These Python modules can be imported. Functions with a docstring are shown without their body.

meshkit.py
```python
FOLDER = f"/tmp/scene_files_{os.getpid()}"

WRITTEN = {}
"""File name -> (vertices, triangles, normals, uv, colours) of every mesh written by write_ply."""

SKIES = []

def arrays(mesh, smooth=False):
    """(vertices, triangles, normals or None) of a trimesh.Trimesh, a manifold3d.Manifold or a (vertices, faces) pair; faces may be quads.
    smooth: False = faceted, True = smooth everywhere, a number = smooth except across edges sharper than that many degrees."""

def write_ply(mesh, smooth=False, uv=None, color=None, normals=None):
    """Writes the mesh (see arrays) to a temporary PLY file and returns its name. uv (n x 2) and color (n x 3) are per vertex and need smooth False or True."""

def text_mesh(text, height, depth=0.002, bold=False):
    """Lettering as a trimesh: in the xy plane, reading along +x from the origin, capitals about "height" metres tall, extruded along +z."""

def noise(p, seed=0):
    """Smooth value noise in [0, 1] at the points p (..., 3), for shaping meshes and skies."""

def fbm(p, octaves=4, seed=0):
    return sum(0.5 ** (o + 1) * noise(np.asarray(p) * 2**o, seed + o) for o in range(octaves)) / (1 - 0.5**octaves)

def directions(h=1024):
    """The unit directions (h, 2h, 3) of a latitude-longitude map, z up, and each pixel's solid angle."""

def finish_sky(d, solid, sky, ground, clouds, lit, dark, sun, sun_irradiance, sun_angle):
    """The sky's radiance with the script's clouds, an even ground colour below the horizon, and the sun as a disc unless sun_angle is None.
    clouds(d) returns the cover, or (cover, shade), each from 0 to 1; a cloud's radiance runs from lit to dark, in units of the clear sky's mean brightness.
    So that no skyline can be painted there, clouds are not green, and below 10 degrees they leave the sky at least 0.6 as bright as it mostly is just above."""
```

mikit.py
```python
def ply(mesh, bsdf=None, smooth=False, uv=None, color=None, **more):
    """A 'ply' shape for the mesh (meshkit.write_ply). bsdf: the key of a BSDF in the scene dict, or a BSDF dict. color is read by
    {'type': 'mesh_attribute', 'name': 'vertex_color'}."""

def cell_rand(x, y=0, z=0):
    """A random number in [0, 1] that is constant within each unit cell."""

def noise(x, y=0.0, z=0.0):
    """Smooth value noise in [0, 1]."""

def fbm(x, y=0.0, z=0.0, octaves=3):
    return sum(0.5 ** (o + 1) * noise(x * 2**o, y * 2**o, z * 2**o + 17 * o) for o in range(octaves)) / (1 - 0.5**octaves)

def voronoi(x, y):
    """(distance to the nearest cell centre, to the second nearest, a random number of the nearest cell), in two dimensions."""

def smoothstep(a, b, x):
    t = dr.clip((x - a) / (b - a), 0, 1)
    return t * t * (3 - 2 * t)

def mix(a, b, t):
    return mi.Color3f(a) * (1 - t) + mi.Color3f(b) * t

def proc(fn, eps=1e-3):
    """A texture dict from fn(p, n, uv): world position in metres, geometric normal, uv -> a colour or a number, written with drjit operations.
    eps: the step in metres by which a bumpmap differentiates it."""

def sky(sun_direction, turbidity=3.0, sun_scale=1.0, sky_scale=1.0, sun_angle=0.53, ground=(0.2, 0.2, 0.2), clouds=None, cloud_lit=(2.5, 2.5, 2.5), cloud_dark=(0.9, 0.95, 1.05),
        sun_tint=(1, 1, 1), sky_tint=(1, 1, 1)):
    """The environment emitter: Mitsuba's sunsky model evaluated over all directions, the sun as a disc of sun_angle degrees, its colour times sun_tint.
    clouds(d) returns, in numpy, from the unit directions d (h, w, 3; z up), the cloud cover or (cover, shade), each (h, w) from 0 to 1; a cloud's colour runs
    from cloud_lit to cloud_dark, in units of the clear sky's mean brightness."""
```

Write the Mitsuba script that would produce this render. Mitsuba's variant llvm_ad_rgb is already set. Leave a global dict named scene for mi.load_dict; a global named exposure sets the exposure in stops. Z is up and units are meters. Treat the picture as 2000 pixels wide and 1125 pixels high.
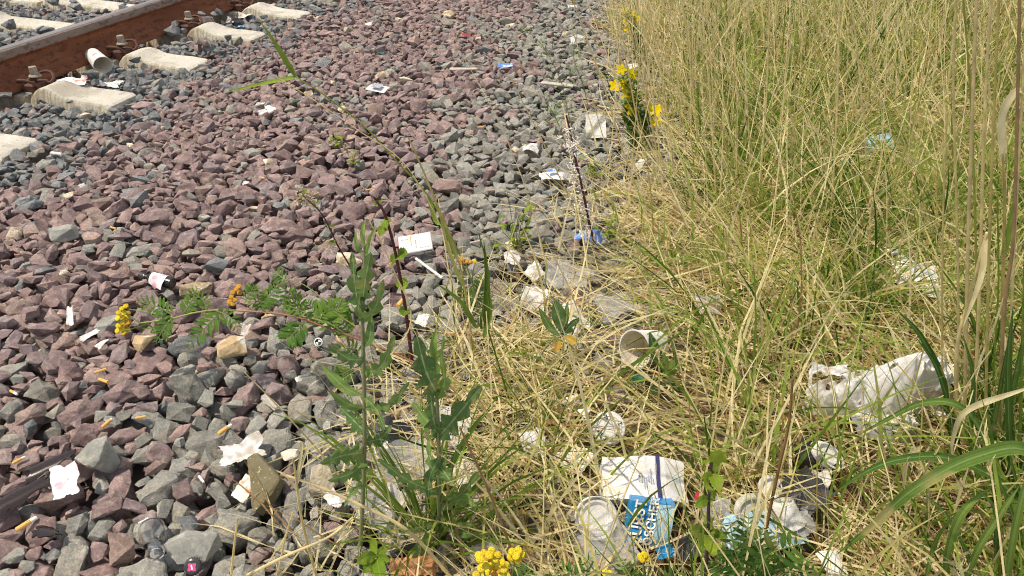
import math
import numpy as np
import trimesh
import drjit as dr
import mitsuba as mi
import mikit, meshkit
from mikit import proc, noise, fbm, smoothstep, mix, cell_rand
from scipy.spatial import ConvexHull

T = mi.ScalarTransform4f
scene, labels = {}, {}

# ------------------------------------------------------------------ camera, sky, exposure
CAM = np.array([2.95, -2.194, 1.008])
YAW, PITCH, FOCAL = math.radians(-12.57), math.radians(31.96), 1444.0
FWD = np.array([math.sin(YAW) * math.cos(PITCH), math.cos(YAW) * math.cos(PITCH), -math.sin(PITCH)])
RIGHT = np.array([math.cos(YAW), -math.sin(YAW), 0.0])
UP = np.cross(RIGHT, FWD)
HF = np.array([math.sin(YAW), math.cos(YAW), 0.0])          # horizontal viewing direction
scene['camera'] = {'type': 'perspective', 'fov': 2 * math.degrees(math.atan(1000 / FOCAL)), 'fov_axis': 'x', 'near_clip': 0.02, 'far_clip': 400.0,
                   'to_world': T().look_at(origin=CAM.tolist(), target=(CAM + FWD).tolist(), up=[0, 0, 1])}
scene['sky'] = mikit.sky([-0.38, -0.16, 0.91], turbidity=3, sun_angle=2.0, sun_scale=0.95, clouds=lambda d: 0.62, sun_tint=(0.95, 0.98, 1.03))
exposure = 1.65

# ------------------------------------------------------------------ helpers
def ray(px, py):
    return FWD + (px - 1000) / FOCAL * RIGHT - (py - 562.5) / FOCAL * UP

def P(px, py, z=0.0):
    """the ground point (height z) seen at a photo pixel"""
    d = ray(px, py)
    return CAM + d * ((z - CAM[2]) / d[2])

def V(base, px, py, back=0.0):
    """the point seen at a photo pixel on the upright plane through base that faces the viewer, moved back metres away"""
    d = ray(px, py)
    return CAM + d * (((np.asarray(base) + HF * back - CAM) @ HF) / (d @ HF))

def S(px, py):
    """metres per photo pixel at the ground"""
    return float((P(px, py) - CAM) @ FWD) / FOCAL

def to_px(w):
    d = np.atleast_2d(w) - CAM
    z = np.maximum(d @ FWD, 1e-3)
    return np.stack([1000 + FOCAL * (d @ RIGHT) / z, 562.5 - FOCAL * (d @ UP) / z], 1), d @ FWD

def numbered(name, taken):
    if name not in taken:
        return name
    k = 1
    while f'{name}_{k:03d}' in taken:
        k += 1
    return f'{name}_{k:03d}'

def thing(name, label, category, group=None):
    key = numbered(name, labels)
    labels[key] = {'label': label, 'category': category}
    if group:
        labels[key]['group'] = group
    return key

class M:
    """one mesh being collected; uv carries (hue parameter, second parameter) per vertex"""
    def __init__(self):
        self.v, self.f, self.t, self.n = [], [], [], 0
    def add(self, v, f, uv=(0.5, 0.5)):
        v, f = np.asarray(v, float), np.asarray(f, int)
        if f.shape[1] == 4:
            f = np.vstack([f[:, [0, 1, 2]], f[:, [0, 2, 3]]])
        uv = np.asarray(uv, float)
        self.v.append(v); self.f.append(f + self.n); self.t.append(np.broadcast_to(uv, (len(v), 2))); self.n += len(v)
        return self
    def arrays(self):
        return np.vstack(self.v), np.vstack(self.f), np.vstack(self.t)

def put(m, bsdf, parent=None, part=None, smooth=True, label=None, kind=None, key=None):
    """writes the mesh as one entry: a part of parent, or the thing whose key is given"""
    if key is None:
        key = numbered(f'{parent}__{part}', scene)
    if isinstance(m, M):
        v, f, uv = m.arrays()
    else:
        v, f, uv = m
    scene[key] = mikit.ply((v, f), bsdf, smooth=smooth, uv=uv)
    if label or kind:
        labels.setdefault(key, {})
        if label: labels[key]['label'] = label
        if kind: labels[key]['kind'] = kind
    return key

def split_smooth(v, f, angle=28):
    """vertices split along edges sharper than angle, for soft normals on the flats only"""
    m = trimesh.graph.smooth_shade(trimesh.Trimesh(v, f, process=False), angle=math.radians(angle), facet_minarea=None)
    return np.array(m.vertices), np.array(m.faces)

def rot_to(n, yaw):
    """3x3: local x,y,z -> world with z along n, turned by yaw"""
    n = np.asarray(n, float); n = n / np.linalg.norm(n)
    x = np.array([math.cos(yaw), math.sin(yaw), 0.0]); x = x - n * (x @ n); x /= np.linalg.norm(x)
    return np.stack([x, np.cross(n, x), n], 1)

def euler(yaw=0, pitch=0, roll=0):
    return trimesh.transformations.euler_matrix(roll, pitch, yaw, 'sxyz')[:3, :3]

def tube(pts, rad, sides=6, cap=True):
    p = np.asarray(pts, float)
    r = np.broadcast_to(np.asarray(rad, float), (len(p),))
    t = np.gradient(p, axis=0); t /= np.linalg.norm(t, axis=1, keepdims=True) + 1e-12
    a = np.zeros_like(p)
    x = np.cross(t[0], [0, 0, 1.0] if abs(t[0][2]) < 0.9 else [1.0, 0, 0]); x /= np.linalg.norm(x)
    for i in range(len(p)):
        x = x - t[i] * (x @ t[i]); x /= np.linalg.norm(x) + 1e-12
        a[i] = x
    b = np.cross(t, a)
    ang = np.arange(sides) * 2 * np.pi / sides
    v = p[:, None] + r[:, None, None] * (np.cos(ang)[None, :, None] * a[:, None] + np.sin(ang)[None, :, None] * b[:, None])
    i, j = np.meshgrid(np.arange(len(p) - 1), np.arange(sides), indexing='ij')
    q = np.stack([i * sides + j, i * sides + (j + 1) % sides, (i + 1) * sides + (j + 1) % sides, (i + 1) * sides + j], -1).reshape(-1, 4)
    f = np.vstack([q[:, [0, 1, 2]], q[:, [0, 2, 3]]])
    v = v.reshape(-1, 3)
    if cap:
        n = len(v); v = np.vstack([v, p[0], p[-1]])
        k = np.arange(sides); e = (len(p) - 1) * sides
        f = np.vstack([f, np.stack([(k + 1) % sides, k, k * 0 + n], 1), np.stack([e + k, e + (k + 1) % sides, k * 0 + n + 1], 1)])
    return v, f

def spline(pts, n=24):
    """smooth curve through the points (Catmull-Rom)"""
    p = np.asarray(pts, float)
    if len(p) == 2:
        return p[0] + (p[1] - p[0]) * np.linspace(0, 1, n)[:, None]
    q = np.vstack([2 * p[0] - p[1], p, 2 * p[-1] - p[-2]])
    s = np.linspace(0, len(p) - 1 - 1e-9, n)
    i = s.astype(int); t = (s - i)[:, None]
    a, b, c, d = q[i], q[i + 1], q[i + 2], q[i + 3]
    return 0.5 * (2 * b + (c - a) * t + (2 * a - 5 * b + 4 * c - d) * t * t + (3 * b - a - 3 * c + d) * t ** 3)

def lathe(profile, sides=28):
    """(r, z) profile revolved about z"""
    pr = np.asarray(profile, float); ang = np.arange(sides) * 2 * np.pi / sides
    v = np.stack([pr[:, None, 0] * np.cos(ang), pr[:, None, 0] * np.sin(ang), np.broadcast_to(pr[:, None, 1], (len(pr), sides))], -1).reshape(-1, 3)
    i, j = np.meshgrid(np.arange(len(pr) - 1), np.arange(sides), indexing='ij')
    q = np.stack([i * sides + j, i * sides + (j + 1) % sides, (i + 1) * sides + (j + 1) % sides, (i + 1) * sides + j], -1).reshape(-1, 4)
    return v, q

def bevel_box(x, y, z, c):
    """a box with chamfered edges, centred"""
    pts = [(sx * (x / 2 - (0 if k == 0 else c)), sy * (y / 2 - (0 if k == 1 else c)), sz * (z / 2 - (0 if k == 2 else c))) for sx in (-1, 1) for sy in (-1, 1) for sz in (-1, 1) for k in range(3)]
    return hull(np.array(pts))

def hull(pts):
    h = ConvexHull(pts)
    v, f = pts, h.simplices.copy()
    c = pts.mean(0)
    n = np.cross(v[f[:, 1]] - v[f[:, 0]], v[f[:, 2]] - v[f[:, 0]])
    flip = (n * (v[f[:, 0]] - c)).sum(1) < 0
    f[flip] = f[flip][:, ::-1]
    used, inv = np.unique(f, return_inverse=True)
    return v[used], inv.reshape(f.shape)

def grid_faces(n, m):
    i, j = np.meshgrid(np.arange(n - 1), np.arange(m - 1), indexing='ij')
    return np.stack([i * m + j, i * m + j + 1, (i + 1) * m + j + 1, (i + 1) * m + j], -1).reshape(-1, 4)

# ------------------------------------------------------------------ materials
def rgb(r, g, b): return {'type': 'rgb', 'value': [r, g, b]}

def principled(base, rough=0.6, **k):
    return {'type': 'twosided', 'bsdf': {'type': 'principled', 'base_color': base if isinstance(base, dict) else rgb(*base), 'roughness': rough, **k}}

def bump(bsdf, fn, scale=1.0, eps=5e-4):
    return {'type': 'bumpmap', 'arbitrary': proc(fn, eps), 'scale': scale, 'bsdf': bsdf}

def stone_colour(p, n, uv):
    k, r = uv.x, uv.y
    a = fbm(p.x * 45, p.y * 45, p.z * 45, 3)
    b = noise(p.x * 420, p.y * 420, p.z * 420)
    c = noise(p.x * 900, p.y * 900, p.z * 900)
    red = mix(mix((0.185, 0.128, 0.126), (0.300, 0.222, 0.215), r), (0.350, 0.240, 0.215), smoothstep(0.5, 0.8, a) * 0.7)
    grey = mix(mix((0.175, 0.178, 0.160), (0.320, 0.325, 0.295), r), (0.235, 0.220, 0.175), smoothstep(0.5, 0.75, a) * 0.6)
    slate = mix(mix((0.110, 0.122, 0.130), (0.215, 0.232, 0.240), r), (0.25, 0.245, 0.22), smoothstep(0.55, 0.8, a) * 0.5)
    tan = mix((0.42, 0.33, 0.20), (0.60, 0.54, 0.42), smoothstep(0.35, 0.65, a))
    h1 = noise(r * 91.0 + 3, 1.0, 2.0)
    red = mix(red, (0.34, 0.25, 0.20), smoothstep(0.6, 1.0, h1) * 0.6)
    red = mix(red, (0.20, 0.175, 0.19), smoothstep(0.4, 0.0, h1) * 0.55)
    grey = mix(grey, (0.33, 0.29, 0.22), smoothstep(0.65, 1.0, h1) * 0.5)
    col = dr.select(k < 0.3, red, dr.select(k < 0.6, grey, dr.select(k < 0.9, slate, tan)))
    vein = smoothstep(0.035, 0.0, dr.abs(fbm(p.x * 30 + r * 50, p.y * 30, p.z * 30 + 9, 2) - 0.5)) * dr.select(noise(r * 37.0, k * 11, 3.0) > 0.62, 0.35, 0.0)
    col = mix(col, (0.42, 0.40, 0.37), vein)
    dust = smoothstep(0.52, 0.72, fbm(p.x * 85 + 7, p.y * 85, p.z * 85, 3))
    col = mix(col, (0.36, 0.31, 0.27), dust * 0.45)
    col = col * (0.60 + 0.72 * a) * (0.70 + 0.60 * b) * (0.84 + 0.32 * c)
    return col

def stone_bump(p, n, uv):
    return 0.0020 * fbm(p.x * 110, p.y * 110, p.z * 110, 3) + 0.0007 * noise(p.x * 600, p.y * 600, p.z * 600)

scene['stone_m'] = bump(principled(proc(stone_colour), 0.88, specular=0.3), stone_bump)
scene['gravel_bed_m'] = principled(proc(lambda p, n, uv: mix((0.10, 0.075, 0.07), (0.26, 0.21, 0.19), fbm(p.x * 22, p.y * 22, 0, 3))), 0.95)

def soil_colour(p, n, uv):
    a = fbm(p.x * 9, p.y * 9, 0, 3)
    b = noise(p.x * 160, p.y * 160, 0.0)
    return mix((0.045, 0.035, 0.021), (0.14, 0.105, 0.060), a) * (0.6 + 0.8 * b)
scene['soil_m'] = bump(principled(proc(soil_colour), 0.95), lambda p, n, uv: 0.006 * fbm(p.x * 60, p.y * 60, p.z * 60, 3))

def concrete_colour(p, n, uv):
    a = fbm(p.x * 9, p.y * 9, p.z * 9, 3)
    s = noise(p.x * 130, 0.0, p.z * 9)
    g = noise(p.x * 500, p.y * 500, p.z * 500)
    col = mix((0.40, 0.38, 0.32), (0.60, 0.58, 0.51), a) * (0.86 + 0.26 * g)
    side = smoothstep(0.85, 0.6, dr.abs(n.z))
    col = mix(col, mix((0.36, 0.31, 0.20), (0.62, 0.575, 0.45), smoothstep(0.25, 0.6, s)), side * 0.75)
    grime = smoothstep(0.50, 0.70, fbm(p.x * 16 + 5, p.y * 16, p.z * 16, 4))
    col = mix(col, (0.30, 0.27, 0.21), grime * 0.55)
    col = mix(col, (0.34, 0.20, 0.11), smoothstep(0.26, 0.12, dr.abs(p.x)) * smoothstep(0.40, 0.65, fbm(p.x * 24, p.y * 24 + 3, p.z * 24, 3)) * 0.6)
    pit = smoothstep(0.76, 0.86, noise(p.x * 150, p.y * 150, p.z * 150))
    return mix(col, (0.2, 0.18, 0.13), pit * 0.5)
scene['concrete_m'] = bump(principled(proc(concrete_colour), 0.9), lambda p, n, uv: 0.004 * fbm(p.x * 50, p.y * 50, p.z * 50, 3) + 0.0016 * noise(p.x * 330, p.y * 330, p.z * 330))

def rust_colour(p, n, uv):
    a = fbm(p.x * 20, p.y * 6, p.z * 30, 3)
    g = noise(p.x * 300, p.y * 300, p.z * 300)
    web = mix((0.16, 0.055, 0.025), (0.34, 0.130, 0.060), a)
    head = mix((0.19, 0.135, 0.105), (0.30, 0.235, 0.19), a)
    col = mix(web, head, smoothstep(0.128, 0.140, p.z))
    flake = smoothstep(0.55, 0.66, fbm(p.x * 60, p.y * 38, p.z * 60, 4))
    col = mix(col, col * 0.45, flake * 0.7)
    return col * (0.72 + 0.56 * g)
scene['rust_m'] = bump(principled(proc(rust_colour), 0.72, specular=0.4), lambda p, n, uv: 0.0016 * fbm(p.x * 120, p.y * 60, p.z * 120, 3))
scene['rail_top_m'] = principled(proc(lambda p, n, uv: mix((0.20, 0.17, 0.16), (0.34, 0.31, 0.30), smoothstep(0.3, 0.7, noise(p.x * 240, p.y * 2.0, 0.0)))), 0.42, metallic=0.55)
scene['clamp_m'] = principled(proc(lambda p, n, uv: mix((0.055, 0.027, 0.019), (0.15, 0.066, 0.042), fbm(p.x * 90, p.y * 90, p.z * 90))), 0.7)
scene['bolt_m'] = principled(proc(lambda p, n, uv: mix((0.20, 0.165, 0.125), (0.38, 0.335, 0.27), fbm(p.x * 120, p.y * 120, p.z * 120))), 0.75)

def grass_colour(p, n, uv):
    u, t = uv.x, uv.y
    g = mix((0.060, 0.125, 0.022), (0.31, 0.43, 0.075), smoothstep(0.0, 0.40, u))
    s = mix((0.60, 0.53, 0.19), (0.86, 0.76, 0.46), smoothstep(0.55, 0.8, u))
    s = mix(s, (0.36, 0.215, 0.095), smoothstep(0.9, 1.0, u))
    col = mix(g, s, smoothstep(0.40, 0.58, u + 0.10 * (t - 0.3)))
    return col * (0.80 + 0.4 * noise(p.x * 70, p.y * 70, p.z * 70))
scene['grass_m'] = {'type': 'principledthin', 'base_color': proc(grass_colour), 'roughness': 0.55, 'diff_trans': 0.85, 'spec_trans': 0.0}

# ------------------------------------------------------------------ the lie of the land
EDGE_PX = [(1185, -60), (1192, 0), (1195, 120), (1190, 250), (1165, 380), (1110, 470), (1000, 560), (880, 625), (800, 670), (700, 790), (655, 950), (680, 1125), (700, 1250)]
EDGE = np.array([P(*q)[:2] for q in EDGE_PX])
EDGE = np.vstack([[EDGE[0] + np.array([-0.02, 8.0])], EDGE, [EDGE[-1] + np.array([0.1, -4.0])]])

def edge_dist(x, y):
    """signed distance to the margin of the grass, positive on the grass side"""
    q = np.stack([np.ravel(x), np.ravel(y)], 1)
    best, sign = np.full(len(q), 1e9), np.ones(len(q))
    for a, b in zip(EDGE[:-1], EDGE[1:]):
        d = b - a
        t = np.clip(((q - a) @ d) / (d @ d), 0, 1)
        w = q - (a + t[:, None] * d)
        r = np.hypot(w[:, 0], w[:, 1])
        s = np.sign(d[0] * (q[:, 1] - a[1]) - d[1] * (q[:, 0] - a[0]))
        m = r < best
        best[m], sign[m] = r[m], s[m]
    return (best * sign).reshape(np.shape(x))

def sstep(a, b, x):
    t = np.clip((np.asarray(x, float) - a) / (b - a), 0, 1)
    return t * t * (3 - 2 * t)

def ground_z(x, y):
    x, y = np.broadcast_arrays(np.asarray(x, float), np.asarray(y, float))
    z = -0.032 + 0.032 * sstep(0.55, 1.5, x)
    return z + 0.03 * (meshkit.fbm(np.stack([x * 1.7, y * 1.7, x * 0 + 3], -1), 3) - 0.5)
# ------------------------------------------------------------------ ground sheets
def ground_sheet():
    xs = np.concatenate([np.linspace(-150, -3, 12)[:-1], np.arange(-3, 8.01, 0.12), np.linspace(8, 150, 12)[1:]])
    ys = np.concatenate([np.linspace(-150, -4, 12)[:-1], np.arange(-4, 10.01, 0.12), np.linspace(10, 200, 14)[1:]])
    X, Y = np.meshgrid(xs, ys, indexing='ij')
    s = edge_dist(X, Y)
    Z = ground_z(X, Y) - 0.008 - 0.11 * sstep(0.45, 0.15, s)
    return np.stack([X, Y, Z], -1).reshape(-1, 3), grid_faces(len(xs), len(ys))
v, f = ground_sheet()
scene['ground'] = mikit.ply((v, f), 'soil_m', smooth=True)
labels['ground'] = {'label': 'brown soil under the grass and stones', 'kind': 'structure'}

# ------------------------------------------------------------------ rail and sleepers
PROFILE = [(-0.075, 0), (0.075, 0), (0.075, 0.0115), (0.060, 0.0150), (0.022, 0.0270), (0.0120, 0.0380), (0.0085, 0.0560), (0.0083, 0.0900), (0.0105, 0.1120), (0.0180, 0.1225), (0.0340, 0.1290),
           (0.0365, 0.1330), (0.0355, 0.1560), (0.0325, 0.1650), (0.0260, 0.1700)]
PROFILE = PROFILE + [(-a, b) for a, b in PROFILE[::-1][:-2]]
ys = np.concatenate([np.arange(-5, 8, 0.25), np.arange(8, 30, 2.0)])
t = thing('rail', 'rusty brown steel rail crossing the pale concrete sleepers', 'rail')
pr = np.array(PROFILE)
vv = np.stack([np.broadcast_to(pr[:, 0], (len(ys), len(pr))), np.broadcast_to(ys[:, None], (len(ys), len(pr))), np.broadcast_to(pr[:, 1], (len(ys), len(pr)))], -1).reshape(-1, 3)
i, j = np.meshgrid(np.arange(len(ys) - 1), np.arange(len(pr)), indexing='ij')
n = len(pr)
q = np.stack([i * n + j, (i + 1) * n + j, (i + 1) * n + (j + 1) % n, i * n + (j + 1) % n], -1).reshape(-1, 4)
q3 = np.vstack([q[:, [0, 2, 1]], q[:, [0, 3, 2]]])
sv, sf = split_smooth(vv, q3, 24)
scene[t + '__body'] = mikit.ply((sv, sf), 'rust_m', smooth=True)
top = np.array([(0.0265, 0.1701), (0.020, 0.1716), (0.0, 0.1722), (-0.020, 0.1716), (-0.0265, 0.1701), (-0.026, 0.1690), (0.026, 0.1690)])
n = len(top)
vv = np.stack([np.broadcast_to(top[:, 0], (len(ys), n)), np.broadcast_to(ys[:, None], (len(ys), n)), np.broadcast_to(top[:, 1], (len(ys), n))], -1).reshape(-1, 3)
i, j = np.meshgrid(np.arange(len(ys) - 1), np.arange(n), indexing='ij')
q = np.stack([i * n + j, i * n + (j + 1) % n, (i + 1) * n + (j + 1) % n, (i + 1) * n + j], -1).reshape(-1, 4)
scene[t + '__running_surface'] = mikit.ply((vv, q), 'rail_top_m', smooth=False)
labels[t + '__running_surface'] = {'label': 'worn grey running surface of the rail'}

# outer half of a sleeper, x from the rail to the end: (x, top height, half width of the top)
HALF = [(0.000, -0.012, 0.085), (0.085, -0.014, 0.085), (0.112, -0.016, 0.085), (0.116, -0.050, 0.080), (0.136, -0.050, 0.080), (0.142, -0.016, 0.078), (0.165, 0.006, 0.074), (0.190, 0.021, 0.073), (0.225, 0.024, 0.073), (0.255, 0.015, 0.077),
        (0.300, -0.004, 0.084), (0.360, -0.014, 0.089), (0.45, -0.018, 0.091), (0.53, -0.024, 0.092), (0.5465, -0.034, 0.088)]
INNER = [(a, b if a < 0.3 else -0.010 - 0.02 * min(1, (a - 0.3) / 0.4), c) for a, b, c in HALF[:-2]] + [(0.75, -0.034, 0.085)]
stations = [(-a, b, c) for a, b, c in INNER[::-1][:-1]] + HALF
half2 = [(-1.507 - a, b, c) for a, b, c in stations[::-1]][1:]
stations = half2[::-1][::-1][::-1] if False else sorted(half2 + stations)
SLEEPER_Y = [0.6 * k for k in range(-1, 9)]
def sleeper_mesh(seed):
    rr = np.random.default_rng(seed)
    ring = []
    for x, z, w in stations:
        ring.append([(x, -0.150, -0.21), (x, -w - 0.012, z - 0.012), (x, -w, z), (x, -w * 0.4, z + 0.001), (x, w * 0.4, z + 0.001), (x, w, z), (x, w + 0.012, z - 0.012), (x, 0.150, -0.21)])
    v = np.array(ring); k = v.shape[1]
    v = v.reshape(-1, 3) + rr.normal(0, 0.0007, (len(stations) * k, 3))
    q = grid_faces(len(stations), k)[:, ::-1]
    a = np.arange(k)[None]
    f = np.vstack([q[:, [0, 1, 2]], q[:, [0, 2, 3]]])
    e = (len(stations) - 1) * k
    caps = [[0, i, i + 1] for i in range(1, k - 1)] + [[e, e + i + 1, e + i] for i in range(1, k - 1)]
    return split_smooth(v, np.vstack([f, caps])[:, ::-1], 33)
def clamp_mesh(side):
    """the bent spring rod of a rail fastening: a W with one loop either side of the bolt"""
    w = []
    for s in (-1, 1):
        loop = [(0.098, 0.010 * s, 0.040), (0.080, 0.024 * s, 0.032), (0.068, 0.040 * s, 0.032), (0.072, 0.060 * s, 0.040), (0.100, 0.074 * s, 0.052), (0.140, 0.072 * s, 0.050), (0.160, 0.055 * s, 0.030), (0.150, 0.036 * s, 0.014), (0.125, 0.026 * s, 0.018)]
        w.append(spline([(side * a, b, c) for a, b, c in loop], 40))
    m = M()
    for p in w:
        m.add(*tube(p, 0.0068, 7))
    m.add(*tube(spline([(side * 0.098, -0.012, 0.040), (side * 0.118, 0, 0.042), (side * 0.098, 0.012, 0.040)], 8), 0.0068, 7))
    return m
def bolt_mesh(side):
    m = M()
    v, f = lathe([(0, 0.050), (0.027, 0.050), (0.027, 0.054), (0.020, 0.060), (0, 0.060)], 20); m.add(v + [side * 0.118, 0, 0], f)
    ang = np.arange(6) * np.pi / 3 + 0.3
    pts = [(0.0185 * k * math.cos(a), 0.0185 * k * math.sin(a), z) for a in ang for k, z in ((1, 0.058), (1, 0.090), (0.88, 0.094))]
    v, f = hull(np.array(pts)); m.add(v + [side * 0.118, 0, 0], f)
    return m
def plate_mesh(side):
    v, f = bevel_box(0.058, 0.105, 0.045, 0.005)
    return M().add(v + [side * 0.108, 0, 0.002], f)
SLEEPER_NOTE = {-1: 'pale concrete sleeper nearest the lower left picture edge', 0: 'pale concrete sleeper whose end alone shows at the left picture edge below the rail', 1: 'pale concrete sleeper in front of the paper cup, with a red stained napkin behind it',
                2: 'pale concrete sleeper just behind the fallen paper cup', 3: 'pale concrete sleeper second behind the fallen paper cup', 4: 'pale concrete sleeper with a white rag lying against it',
                5: 'pale concrete sleeper whose end alone peeks out at the top edge right of the rail', 6: 'pale concrete sleeper behind the rail, in the far row of ballast', 7: 'pale concrete sleeper at the top edge, second farthest behind the rail', 8: 'farthest pale concrete sleeper behind the rail'}
for k, y in enumerate(SLEEPER_Y):
    t = thing('sleeper', SLEEPER_NOTE[k - 1], 'railway sleeper', 'concrete sleepers under the rail')
    v, f = sleeper_mesh(k + 5)
    scene[t + '__block'] = mikit.ply((v + [0, y, 0], f), 'concrete_m', smooth=True)
    for side in (1, -1):
        for part, mesh, mat, ang in (('tension_clamp', clamp_mesh(side), 'clamp_m', 35), ('bolt', bolt_mesh(side), 'bolt_m', 30), ('guide_plate', plate_mesh(side), 'clamp_m', 30)):
            v, f, _ = mesh.arrays()
            v, f = split_smooth(v, f, ang)
            key = numbered(f'{t}__{part}', scene)
            scene[key] = mikit.ply((v + [0, y, 0], f), mat, smooth=True)

# ------------------------------------------------------------------ ballast, dropped stone by stone on a height map
RNG = np.random.default_rng(20)
G = 0.005
GX0, GY0, GX1, GY1 = -2.6, -2.6, 3.4, 7.2
NXG, NYG = int((GX1 - GX0) / G), int((GY1 - GY0) / G)
gx, gy = GX0 + (np.arange(NXG) + 0.5) * G, GY0 + (np.arange(NYG) + 0.5) * G
XX, YY = np.meshgrid(gx[::6], gy[::6], indexing='ij')
from scipy.ndimage import zoom as ndzoom
def up(a): return ndzoom(a, (NXG / a.shape[0], NYG / a.shape[1]), order=1)[:NXG, :NYG]
LEVEL = up(ground_z(XX, YY)).astype(np.float32)
SD = up(edge_dist(XX, YY)).astype(np.float32)
H = (LEVEL - 0.10).astype(np.float32)
# sleepers and rail stand in the height map; stones cannot come to rest on them
BLOCK = np.zeros_like(H, bool)
st = np.array(stations)
for y in SLEEPER_Y:
    top = np.interp(gx, st[:, 0], st[:, 1], left=-9, right=-9)
    hw = np.interp(gx, st[:, 0], st[:, 2])
    for jx in np.nonzero(top > -1)[0]:
        for extra, drop, blk in ((0.040, 0.055, False), (0.024, 0.03, False), (0.024, 0.0, True)):
            a, b = int((y - hw[jx] - extra - GY0) / G), int((y + hw[jx] + extra - GY0) / G) + 1
            a, b = max(a, 0), min(b, NYG)
            H[jx, a:b] = np.maximum(H[jx, a:b], top[jx] - drop)
            if blk: BLOCK[jx, a:b] = True
a, b = int((-0.085 - GX0) / G), int((0.085 - GX0) / G) + 1
H[a:b] = np.maximum(H[a:b], 0.02); BLOCK[a:b] = True
LEVEL[a - 14:b + 14] -= 0.01

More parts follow.
